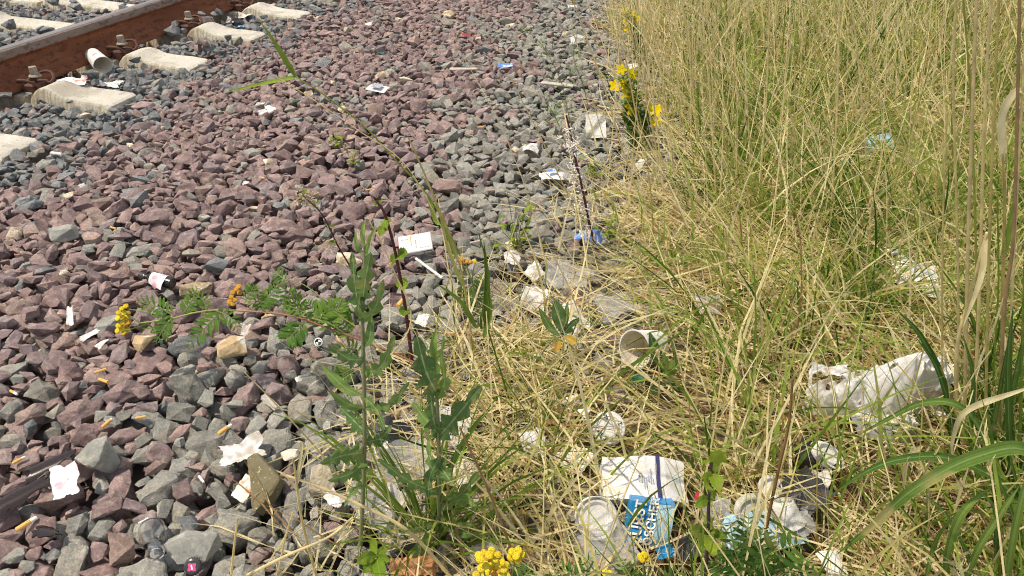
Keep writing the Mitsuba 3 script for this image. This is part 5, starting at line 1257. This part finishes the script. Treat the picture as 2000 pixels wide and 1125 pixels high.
t, b = leafy_stem('seeding_weed', 'thin dark stem with a dry seeding top over red stones', (700, 580), [(688, 530, 0), (660, 480, 0), (630, 420, 0), (600, 390, 0), (582, 372, 0)], 'red_stem_m', 0.0024, [((612, 400), (625, 392), .4, .02), ((640, 440), (655, 445), .3, 0), ((590, 380), (600, 370), .5, 0), ((655, 470), (640, 478), .3, 0)], 'nettle_m', w=0.4)
rr = np.random.default_rng(2); mm = M()
for k in range(60):
    q = V(b, 596 + rr.normal(0, 14), 388 + rr.normal(0, 12), rr.normal(0, .012)); mm.add(*tube([q, q + rr.normal(0, .004, 3)], .0016, 4))
for k in range(16):
    q = V(b, 650 + rr.normal(0, 8), 478 + rr.normal(0, 8), rr.normal(0, .012)); mm.add(*tube([q, q + rr.normal(0, .004, 3)], .0014, 4))
put(mm, 'seed_m', t, 'seeds', kind='stuff')
t, b = leafy_stem('dead_weed', 'dark red dead stem with pale fluffy seed pods at the grass margin', (1170, 505), [(1152, 440, 0), (1140, 380, 0), (1124, 310, 0), (1112, 250, 0), (1106, 225, 0)], 'red_stem_m', 0.0042, [], 'nettle_m')
mm = M()
for k in range(150):
    y = rr.uniform(250, 470); x = 1112 + (y - 250) * 0.20 - abs(rr.normal(0, 11)) + rr.choice([0, 0, 14])
    q = V(b, x, y, rr.normal(0, .03)); d = rr.normal(0, .010, 3); mm.add(*tube(spline([q, q + d * .5 + rr.normal(0, .003, 3), q + d], 4), [.0022, .002, .0016, .0008], 4))
put(mm, 'fluff_m', t, 'seed_pods', kind='stuff')
for lab, bp, path, sd in (('faint grey green mugwort with tiny seeds at the top of the stones', (1128, 285), [(1112, 230, 0), (1096, 160, 0), (1060, 90, 0), (1018, 52, 0)], 1), ('second faint mugwort at the margin left of the upper yellow flowers', (1150, 215), [(1140, 170, 0), (1120, 110, 0), (1128, 60, 0)], 6), ('dry mugwort twig leaning over the stones beside the red dead stem', (1120, 330), [(1105, 280, 0), (1085, 230, 0), (1062, 190, 0)], 9)):
    t, b = leafy_stem('mugwort', lab, bp, path, 'grey_green_stem_m', 0.0020, [], 'nettle_m'); mm = M(); rq = np.random.default_rng(sd)
    for k in range(110):
        u_ = rq.uniform(0, len(path) - 1.001); i = int(u_); q0 = np.array(path[i][:2]) * (1 - u_ + i) + np.array(path[i + 1][:2]) * (u_ - i)
        q = V(b, q0[0] + rq.normal(0, 9), q0[1] + rq.normal(0, 7), rq.normal(0, .02)); d = rq.normal(0, .009, 3)
        mm.add(*leaf([q, q + d * .5 + [0, 0, .001], q + d], simple(.0022, .5), .1, 3, hue=rq.uniform(0.2, .9), n=4))
    put(mm, 'fern_leaf_m', t, 'leaves', kind='stuff')
pairs = [((1390, 905), (1418, 884), .9, -.02), ((1390, 900), (1374, 905), .7, .0), ((1386, 930), (1370, 935), .75, -.01), ((1388, 925), (1404, 958), .5, -.04), ((1388, 915), (1402, 918), .8, .02), ((1384, 975), (1358, 990), .35, -.02), ((1384, 975), (1398, 968), .4, .02), ((1382, 1040), (1346, 1040), .25, -.02), ((1382, 1040), (1422, 1050), .15, -.01), ((1382, 1045), (1392, 1088), .8, -.05), ((1382, 1035), (1392, 1022), .6, .03), ((1384, 940), (1378, 955), .6, -.04), ((1380, 1045), (1368, 1075), .3, -.04)]
leafy_stem('nettle', 'upright nettle with a purple stem and lime green top among the lids', (1374, 1190), [(1379, 1110, 0), (1383, 1040, 0), (1384, 980, 0), (1388, 930, 0), (1391, 895, 0)], 'purple_stem_m', 0.0032, pairs, 'nettle_m', w=0.55)
leafy_stem('nettle', 'small bright green nettle at the bottom edge left of the dead leaf', (735, 1190), [(736, 1130, 0), (736, 1085, 0)], 'green_stem_m', 0.0022, [((736, 1085), (696, 1100), .35, -.02), ((736, 1085), (760, 1068), .35, .01), ((736, 1090), (744, 1140), .3, -.04), ((736, 1080), (722, 1062), .4, .03), ((736, 1095), (710, 1120), .3, -.03), ((736, 1090), (762, 1096), .3, -.01)], 'nettle_m', w=0.6)
for lab, bp, n, sp, sd in (('bright green weed seedling on grey stones left of the blue tissue pack', (1008, 486), 34, 34, 3), ('small bright green weed right of the transparent wrapper', (1160, 352), 22, 20, 5), ('low green weed at the grass margin right of the blue tissue pack', (1190, 470), 20, 22, 8), ('tiny green weed beside the long green stalk on red stones', (660, 290), 14, 16, 9), ('tiny green weed with a yellow leaf on red stones', (690, 325), 10, 12, 10)):
    t = thing('weed', lab, 'weed'); b = feet(*bp); rq = np.random.default_rng(sd)
    for k in range(n):
        a = V(b, bp[0] + rq.normal(0, sp * .6), bp[1] - abs(rq.normal(0, sp)), rq.normal(0, .03)); d = rq.normal(0, 1, 3); d[2] = abs(d[2]) * .4; d *= rq.uniform(.018, .034) / np.linalg.norm(d)
        mm = M(); mm.add(*tube(spline([b, (a + b) / 2 + [0, 0, .006], a], 6), .0009, 4), uv=(.4, .5)); mm.add(*leaf([a, a + d * .5 + [0, 0, .002], a + d], simple(np.linalg.norm(d) * .2, .5), .2, 3, hue=rq.uniform(.2, .9), n=8))
        put(mm, 'nettle_m', t, 'leaf')

ORD = 'leftmost second third fourth fifth sixth seventh eighth ninth tenth eleventh twelfth thirteenth fourteenth'.split()
def nth(k, xs):
    i = int(np.argsort(np.argsort(xs))[k])
    return 'leftmost of its row' if i == 0 else 'rightmost of its row' if i == len(xs) - 1 else ORD[i] + ' of its row from the left'
# ------------------------------------------------------------------ single grass stalks that stand out
def stalk(lab, base_px, pts, r, hue, blades_=(), head=None, group=None):
    t = thing('grass_stalk', lab, 'grass stalk', group)
    b = feet(*base_px)
    c = spline([b] + [V(b, x, y, k) for x, y, k in pts], 30)
    v, f = tube(c, np.linspace(r, r * 0.6, 30), 6)
    put(M().add(v, f, (hue, 0.4)), 'grass_m', t, 'stem')
    for q, w, h in blades_:
        e = np.array([V(b, x, y, k) for x, y, k in q]); s = float((e.mean(0) - CAM) @ FWD) / FOCAL
        v, f, uv = leaf(e, lambda t, w=w * s / 2: w * (min(1, t * 6 + .35)) * (1 - t ** 3) + .0003, 0.3, 5, np.array([0, 0, .7]) - HF * .8, hue=h)
        put(M().add(v, f, np.stack([np.full(len(v), h), np.linspace(0, 1, len(v))], 1)), 'grass_m', t, 'blade')
    if head:
        rq = np.random.default_rng(int(base_px[0])); mm = M(); n0, n1, wd = head
        for k in range(70):
            i = rq.uniform(n0, n1) * 29; j = int(i); p0 = c[min(j, 29)]; d = (c[min(j + 1, 29)] - c[j]); d = d / (np.linalg.norm(d) + 1e-9) + rq.normal(0, .35, 3)
            mm.add(*tube([p0, p0 + d * .006 + rq.normal(0, wd, 3), p0 + d * .013], [.0006, .0016, .0004], 4), uv=(0.78, .5))
        put(mm, 'grass_m', t, 'seed_head', kind='stuff')
stalk('long green grass stalk arching over red stones, with two broad blades at its tip', (912, 540), [(890, 480, 0), (838, 385, 0), (770, 310, 0), (715, 250, 0), (640, 190, 0), (578, 150, 0)], 0.0022, 0.42, [([(578, 150, 0), (545, 95, 0), (508, 42, 0)], 9, .26), ([(580, 150, 0), (520, 162, 0), (438, 181, 0)], 8, .32), ([(575, 148, 0), (548, 105, .01), (520, 55, .02)], 7, .22), ([(838, 385, 0), (850, 430, -.01), (862, 440, -.02)], 9, .3)])
stalk('thin straw stalk lying along the long green stalk on red stones', (905, 560), [(860, 440, 0.0), (790, 320, .0), (700, 255, 0), (620, 200, 0), (540, 150, 0)], 0.0014, 0.72)
stalk('straw stalk with yellow green sheath rising left of the faded tansy', (925, 700), [(912, 590, 0), (890, 490, 0), (850, 390, 0), (812, 300, 0), (797, 268, 0)], 0.0024, 0.62, [([(893, 505, 0), (868, 440, 0), (845, 380, 0)], 9, .44), ([(905, 560, -.01), (880, 500, -.01), (860, 430, -.01)], 7, .5)])
stalk('pale straw stalk crossing in front of the cigarette pack', (700, 760), [(760, 600, 0), (800, 560, 0), (735, 440, 0), (718, 420, 0)][:0] + [(800, 640, 0), (770, 530, 0), (722, 432, 0)], 0.0018, 0.74)
stalk('long straw stalk leaning from the margin over the stones near the top', (1245, 370), [(1215, 290, 0), (1180, 170, 0), (1140, 60, 0), (1108, -30, 0)], 0.0030, 0.74, [], (0.9, 1, .002))
stalk('straw stalk with a feathery head at the left of the upper yellow flowers', (1262, 330), [(1240, 210, 0), (1215, 90, 0), (1190, 62, 0), (1160, 38, 0)], 0.0028, 0.74, [], (0.72, 0.98, .0035))
STRAWS = [1210, 1238, 1262, 1296, 1250, 1330, 1302, 1368, 1240.5, 1340, 1440, 1505, 1640, 1660]
for k, (bp, tip) in enumerate([((1290, 330), (1210, -20)), ((1310, 300), (1238, -20)), ((1320, 360), (1262, -20)), ((1345, 340), (1296, -30)), ((1300, 420), (1250, 20)), ((1370, 380), (1330, -20)), ((1330, 260), (1302, -30)), ((1400, 420), (1368, -10)), ((1280, 280), (1240, 60)), ((1350, 300), (1340, -20)), ((1420, 330), (1440, -30)), ((1480, 420), (1505, -30)), ((1620, 470), (1640, -10)), ((1700, 430), (1660, -30))]):
    stalk('tall pale straw stalk in the upper meadow, ' + nth(k, STRAWS), bp, [((bp[0] + tip[0]) / 2 + 4, (bp[1] + tip[1]) / 2, 0), (tip[0], tip[1], 0)], 0.0032, 0.70 + 0.02 * (k % 5), group='tall straw stalks in the upper meadow')
stalk('straw stalk with a fluffy pale seed head in the middle of the meadow', (1690, 600), [(1692, 520, 0), (1700, 440, 0), (1703, 375, 0)], 0.0022, 0.72, [], (0.55, 1, .004))
stalk('thin green flower stalk arching across the faded tansy', (1000, 800), [(945, 620, 0), (905, 560, 0), (870, 400, 0)][:1] + [(940, 640, 0), (948, 520, 0), (935, 455, 0)], 0.0018, 0.2, [([(948, 640, 0), (952, 560, 0), (945, 470, 0)], 12, .12), ([(945, 660, .0), (958, 600, .0), (940, 540, 0)], 9, .25), ([(930, 640, .01), (900, 590, .01), (850, 552, .01)], 9, .18)])
stalk('long horizontal straw lying across the margin below the cigarette pack', (1290, 505), [(1150, 520, .0), (1000, 533, 0), (860, 541, 0), (725, 540, 0)], 0.0018, 0.72)
stalk('dry reddish stalk leaning in the straw right of the lower lettuce', (1015, 1120), [(975, 1010, 0), (935, 915, 0), (898, 835, 0)], 0.0024, 0.97)
stalk('brown reddish dock stem standing in front of the dark wrapper', (1488, 1095), [(1500, 1015, 0), (1520, 920, 0), (1540, 830, 0), (1548, 740, 0)], 0.0030, 0.985)
stalk('dry bent twig over the stones at the bottom edge', (480, 1125), [(560, 1085, -.03), (640, 1050, -.02), (690, 1010, 0.0)], 0.0026, 0.80)
stalk('pale vertical straw at the bottom left between grey stones', (450, 1140), [(456, 1080, 0), (464, 1010, 0)], 0.0022, 0.72)
stalk('pale straw leaning on grey stones right of the vertical one', (540, 1140), [(555, 1060, 0), (572, 1000, 0)], 0.0018, 0.72)
stalk('pale forked straw rising from the front stones left of the lettuces', (625, 1150), [(600, 1060, 0), (585, 990, 0), (578, 930, 0), (572, 895, 0)], 0.0022, 0.70, [([(580, 940, 0), (600, 880, 0), (620, 868, 0)], 5, .74), ([(580, 935, 0), (590, 870, 0), (575, 862, 0)], 5, .74), ([(582, 960, 0), (560, 930, 0), (538, 918, 0)], 5, .74)])
stalk('grey dead twig reaching from the front stones under the lettuces', (900, 1150), [(800, 1040, 0), (700, 985, 0), (620, 950, 0), (548, 925, 0)], 0.0030, 0.90)
# tall canes at the right edge
CANES = [1894, 1918, 1935, 1985, 1863, 1898, 1990, 1848, 2005, 1949]
for k, (bp, pts, r, hue) in enumerate([((1880, 905), [(1884, 780, 0), (1890, 500, 0), (1898, 250, 0), (1908, -20, 0)], .0052, .93), ((1898, 880), [(1905, 760, 0), (1915, 500, 0), (1922, 250, 0), (1936, -20, 0)], .0048, .74), ((1922, 915), [(1926, 760, 0), (1930, 560, 0), (1938, 300, 0), (1952, -20, 0)], .0042, .62), ((1950, 935), [(1952, 800, 0), (1962, 600, 0), (1978, 480, 0), (1985, 300, 0), (1992, -20, 0)], .0052, .965),
        ((1868, 850), [(1872, 640, 0), (1868, 400, 0), (1862, 160, 0), (1868, -20, 0)], .0036, .70), ((1912, 840), [(1908, 600, 0), (1904, 400, 0), (1895, 180, 0), (1880, -20, 0)], .0034, .48), ((1975, 900), [(1974, 700, 0), (1980, 500, 0), (1996, 200, 0), (2008, -20, 0)], .0040, .72), ((1842, 870), [(1840, 640, 0), (1842, 420, 0), (1850, 220, 0)], .0030, .66), ((1990, 960), [(1996, 700, 0), (2006, 400, 0)], .0046, .30), ((1936, 860), [(1942, 700, 0), (1950, 560, 0), (1948, 380, 0)], .0032, .42)]):
    stalk('tall thick ' + ('green' if hue < .5 else 'brown' if hue > .9 else 'straw coloured') + ' cane at the right edge, ' + nth(k, CANES), bp, pts, r * 0.64, hue, group='tall canes at the right edge')
stalk('broken pale cane bent down beside the tall canes at the right edge', (1872, 900), [(1868, 700, 0), (1888, 600, 0), (1925, 465, 0), (1926, 462, 0)], .0036, .74, [([(1925, 462, 0), (1915, 540, -.02), (1880, 640, -.04)], 14, .76)])
stalk('curved pale dry leaf on a cane at the right edge of the grass', (1955, 900), [(1958, 600, 0), (1962, 400, 0), (1958, 300, 0)], .0030, .60, [([(1958, 320, 0), (1955, 230, 0), (1985, 178, 0), (2010, 190, 0)], 18, .78), ([(1960, 500, 0), (1975, 420, 0), (1990, 360, 0)], 14, .3)])
for k, (bp, q, w, h) in enumerate([((1975, 990), [(1972, 880, 0), (1968, 720, 0), (1978, 600, 0)], 20, .16), ((1955, 960), [(1960, 850, 0), (1990, 700, 0), (2004, 640, 0)], 17, .20), ((1925, 985), [(1930, 880, 0), (1952, 760, 0), (1978, 620, 0)], 15, .24), ((1860, 900), [(1845, 760, 0), (1800, 660, 0), (1752, 605, 0)], 15, .10), ((1880, 940), [(1860, 820, 0), (1830, 720, 0), (1790, 660, 0)], 13, .06), ((1910, 950), [(1895, 850, 0), (1900, 740, 0), (1880, 650, 0)], 12, .2)]):
    b = feet(*bp); t = thing('grass_shoot', 'upright green blade at the foot of the canes, ' + nth(k, [1970, 1985, 1945, 1810, 1840, 1895]), 'grass shoot', 'green blades at the foot of the canes')
    e = np.array([b] + [V(b, x, y, kk) for x, y, kk in q]); s = float((e.mean(0) - CAM) @ FWD) / FOCAL
    v, f, uv = leaf(e, lambda t, w=w * s / 2: w * min(1, t * 3 + .5) * (1 - t ** 3) + .0003, 0.35, 5, np.array([0, 0, .4]) - HF, hue=h * 1.5)
    put(M().add(v, f, uv), 'broad_blade_m', key=t)

# ------------------------------------------------------------------ broad leaved grass tuft, lower right
t = thing('broad_grass_tuft', 'broad bladed green grass tuft arching in from the lower right corner', 'grass tuft')
b = feet(1985, 1185)
for k, (q, w, h, backs) in enumerate([([(2060, 1000), (2010, 884), (1905, 893), (1785, 955), (1700, 1030), (1634, 1083)], 36, .35, (0, 0, -.01, -.02, -.02, -.02)), ([(2050, 1040), (1950, 940), (1850, 895), (1760, 897), (1690, 922), (1622, 968)], 24, .18, (.05, .08, .08, .08, .08, .08)), ([(1980, 1000), (1920, 850), (1870, 792), (1800, 788), (1735, 818), (1672, 852)], 20, .35, (.12, .16, .16, .17, .18, .18)),
        ([(1840, 1180), (1850, 1080), (1880, 1000), (1942, 946)], 28, .62, (-.03, -.03, -.02, 0)), ([(1868, 1180), (1905, 1080), (1955, 1000), (1990, 950)], 22, .7, (-.05, -.05, -.04, -.03)), ([(1958, 1180), (1975, 1060), (1998, 960), (2030, 880)], 28, .85, (-.06, -.06, -.05, -.04)), ([(1940, 1150), (1945, 1060), (1940, 990), (1900, 950)], 16, .2, (0, 0, .02, .03)),
        ([(1900, 1170), (1890, 1090), (1850, 1010), (1800, 960)], 15, .25, (.03, .03, .04, .05)), ([(1980, 1160), (1985, 1050), (1960, 960), (1930, 920)], 15, .15, (.04, .04, .05, .06)), ([(2010, 1180), (2030, 1050), (1990, 960), (1965, 860)], 18, .2, (.06, .06, .07, .08)), ([(1800, 1180), (1812, 1110), (1830, 1050), (1870, 1000)], 14, .75, (-.02, -.02, -.01, 0)), ([(1890, 1160), (1850, 1090), (1820, 1070), (1760, 1065)], 12, .2, (.02, .02, .02, .02))]):
    e = np.array([V(b, x, y, kk) for (x, y), kk in zip(q, backs)]); s = float((e.mean(0) - CAM) @ FWD) / FOCAL
    v, f, uv = leaf(e, lambda t, w=w * s / 2 * 0.76: w * min(1, t * 3 + .6) * (1 - t ** 3) + .0003, 0.3, 7, np.array([0, 0, .9]) - HF * .6, hue=h, n=36)
    put(M().add(v, f, uv), 'broad_blade_m', t, 'blade')
for k, (q, w) in enumerate([([(1905, 1080), (1800, 870), (1770, 900), (1765, 960)][1:], 14), ([(2000, 760), (1890, 800), (1862, 850), (1858, 900)], 13), ([(1770, 1120), (1720, 1090), (1790, 1020), (1806, 990)], 8)]):
    base = feet(1900, 1020); e = np.array([V(base, x, y, -.02) for x, y in q]); s = float((e.mean(0) - CAM) @ FWD) / FOCAL
    v, f, uv = leaf(e, lambda t, w=w * s / 2: w * min(1, t * 3 + .4) * (1 - t ** 3) + .0003, 0.3, 5, np.array([0, 0, .6]) - HF, hue=0)
    key = thing('dry_grass_shoot', ['curled straw blade below the white tub lid', 'bent straw blade hanging at the foot of the canes', 'thin straw blade at the bottom edge in the shaded grass'][k], 'grass shoot')
    put(M().add(v, f, np.stack([np.full(len(v), .76), np.full(len(v), .5)], 1)), 'grass_m', key=key)
rg = np.random.default_rng(7)
U = rg.uniform
def far(y): return sstep(-0.1, 1.5, y)
def near_straw(y): return sstep(-0.75, -1.05, y)                # the strip of straw at the viewer's feet reaches farther on to the stones
SHADED_THATCH = P(1770, 1010)                                                # brown thatch under the tuft, its hue darkened to paint in shade
# a floor of lying straw
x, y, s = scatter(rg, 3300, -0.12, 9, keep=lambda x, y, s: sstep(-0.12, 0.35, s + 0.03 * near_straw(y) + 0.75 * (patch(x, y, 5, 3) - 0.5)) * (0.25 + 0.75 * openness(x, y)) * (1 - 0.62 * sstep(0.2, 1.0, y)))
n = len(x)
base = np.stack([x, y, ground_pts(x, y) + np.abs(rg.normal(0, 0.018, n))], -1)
v, f, uv = blades(rg, base, U(0.07, 0.28, n), U(0.0022, 0.0050, n), rg.normal(1.43, 0.18, n), U(0, 6.283, n), rg.normal(0.0, 0.3, n), np.clip(rg.normal(0.82, 0.12, n) + 0.16 * np.exp(-(((x - SHADED_THATCH[0]) / 0.30) ** 2 + ((y - SHADED_THATCH[1]) / 0.22) ** 2)), 0.5, 1), k=4, wob=0.12)
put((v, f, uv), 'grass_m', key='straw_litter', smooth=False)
labels['straw_litter'] = {'label': 'dry straw lying flat between the stones and under the tall grass', 'category': 'straw', 'kind': 'stuff'}

# dry grass, leaning every way, matted near the viewer and taller farther off
x, y, s = scatter(rg, 1350, -0.03, 9, keep=lambda x, y, s: (0.14 + 0.86 * sstep(0.05, 0.50, s + 0.08 * near_straw(y) + 0.3 * (patch(x, y, 5, 3) - 0.5))) * (0.12 + 1.3 * sstep(0.3, 0.7, patch(x, y, 3.2, 5))) * openness(x, y) * (1 - 0.40 * far(y)))
n = len(x)
base = np.stack([x, y, ground_pts(x, y)], -1)
tall = (0.14 + 0.28 * U(0, 1, n) ** 1.4 * (0.6 + 0.7 * patch(x, y, 1.7, 8)) + 0.14 * far(y) * U(0, 1, n)) * (0.6 + 0.4 * sstep(0.0, 0.5, s))
az = np.where(U(0, 1, n) < 0.35, rg.normal(math.pi * 0.95, 0.7, n), U(0, 6.283, n))
lean = np.abs(rg.normal(0.85 - 0.12 * far(y), 0.50, n))
v, f, uv = blades(rg, base, tall * 1.15, U(0.0030, 0.0068, n) * (1 + 0.6 * far(y)), lean, az, np.abs(rg.normal(0.5, 0.6, n)), np.clip(rg.normal(0.72, 0.14, n), 0.42, 1), k=5, wob=0.10)
put((v, f, uv), 'grass_m', key='dry_grass', smooth=False)
labels['dry_grass'] = {'label': 'straw coloured dry meadow grass leaning over the verge', 'category': 'grass', 'kind': 'stuff'}

# green grass between it
x, y, s = scatter(rg, 1700, -0.02, 9, keep=lambda x, y, s: (0.05 + 0.95 * sstep(0.12, 0.6, s)) * sstep(0.28, 0.62, patch(x, y, 2.6, 15)) * openness(x, y) * (1 - 0.55 * far(y)))
n = len(x)
base = np.stack([x, y, ground_pts(x, y)], -1)
tall = (0.11 + 0.27 * U(0, 1, n) + 0.12 * far(y) * U(0, 1, n)) * (0.6 + 0.4 * sstep(0.0, 0.5, s))
v, f, uv = blades(rg, base, tall, U(0.0034, 0.0080, n) * (1 + 0.45 * far(y)), np.abs(rg.normal(0.70 - 0.2 * far(y), 0.45, n)), U(0, 6.283, n), np.abs(rg.normal(0.6, 0.5, n)), np.clip(rg.normal(0.29, 0.15, n), 0.0, 0.5), k=5, wob=0.08)
put((v, f, uv), 'grass_m', key='green_grass', smooth=False)
labels['green_grass'] = {'label': 'fresh green grass blades growing through the dry grass', 'category': 'grass', 'kind': 'stuff'}

# clumps of fresh green grass
cx, cy, cs = scatter(rg, 14, 0.10, 9, keep=lambda x, y, s: (0.35 + 0.65 * sstep(0.2, 0.6, s)) * openness(x, y) * (1 - 0.6 * far(y)))
k = rg.integers(25, 70, len(cx)); i = np.repeat(np.arange(len(cx)), k); n = len(i)
rad, ang = np.abs(rg.normal(0, 0.032, n)), U(0, 6.283, n)
x, y = cx[i] + rad * np.cos(ang), cy[i] + rad * np.sin(ang)
base = np.stack([x, y, ground_pts(x, y)], -1)
ch, cl = np.clip(rg.normal(0.22, 0.10, len(cx)), 0.02, 0.42), U(0.16, 0.36, len(cx))
v, f, uv = blades(rg, base, cl[i] * U(0.6, 1.15, n), U(0.0034, 0.0078, n), 0.12 + rad * 9 + np.abs(rg.normal(0.1, 0.2, n)), ang + rg.normal(0, 0.4, n), np.abs(rg.normal(0.8, 0.4, n)), np.clip(ch[i] + rg.normal(0, 0.07, n), 0, 0.5), k=6, wob=0.06)
put((v, f, uv), 'grass_m', key='green_grass_clumps', smooth=False)
labels['green_grass_clumps'] = {'label': 'dense clumps of deep green grass between the dry stalks', 'category': 'grass', 'kind': 'stuff'}

# thin upright dry stems over the meadow
x, y, s = scatter(rg, 260, 0.02, 9, keep=lambda x, y, s: (0.35 + 0.65 * sstep(-0.6, 0.8, y)) * (0.45 + 1.5 * np.exp(-((s - 0.22) / 0.2) ** 2) * far(y)) * openness(x, y))
n = len(x)
base = np.stack([x, y, ground_pts(x, y)], -1)
v, f, uv = blades(rg, base, U(0.35, 0.70, n) * np.where(y < -0.6, 0.6, 1), U(0.0028, 0.0048, n), np.abs(rg.normal(0.26, 0.26, n)), rg.normal(math.pi, 1.3, n), np.abs(rg.normal(0.2, 0.25, n)), np.clip(rg.normal(0.74, 0.09, n), 0.5, 0.97), k=6, wob=0.06, stem=True)
put((v, f, uv), 'grass_m', key='grass_stems', smooth=False)
labels['grass_stems'] = {'label': 'thin pale dry grass stems standing above the meadow', 'category': 'grass', 'kind': 'stuff'}

# loose seed heads on half of them
tip = v.reshape(n, 7, 3, 3).mean(2)
pick = np.nonzero(U(0, 1, n) < 0.55)[0]
q = np.repeat(pick, 26); m = len(q)
t_ = U(0.0, 1.0, m) ** 0.8 * 1.0
base = tip[q, 6] + (tip[q, 5] - tip[q, 6]) * t_[:, None]
d = tip[q, 6] - tip[q, 5]; ln = np.linalg.norm(d, axis=1) + 1e-9
lean0, az0 = np.arccos(np.clip(d[:, 2] / ln, -1, 1)), np.arctan2(d[:, 1], d[:, 0])
v, f, uv = blades(rg, base, U(0.008, 0.022, m), U(0.0016, 0.0032, m), lean0 + rg.normal(0, 0.35, m), az0 + rg.normal(0, 0.5, m), rg.normal(0, 0.4, m), np.clip(rg.normal(0.80, 0.06, m), 0.6, 0.97), k=2, wob=0.1, lift=-1.0)
put((v, f, uv), 'grass_m', key='grass_seed_heads', smooth=False)
labels['grass_seed_heads'] = {'label': 'loose pale seed heads on the thin dry grass stems', 'category': 'grass', 'kind': 'stuff'}
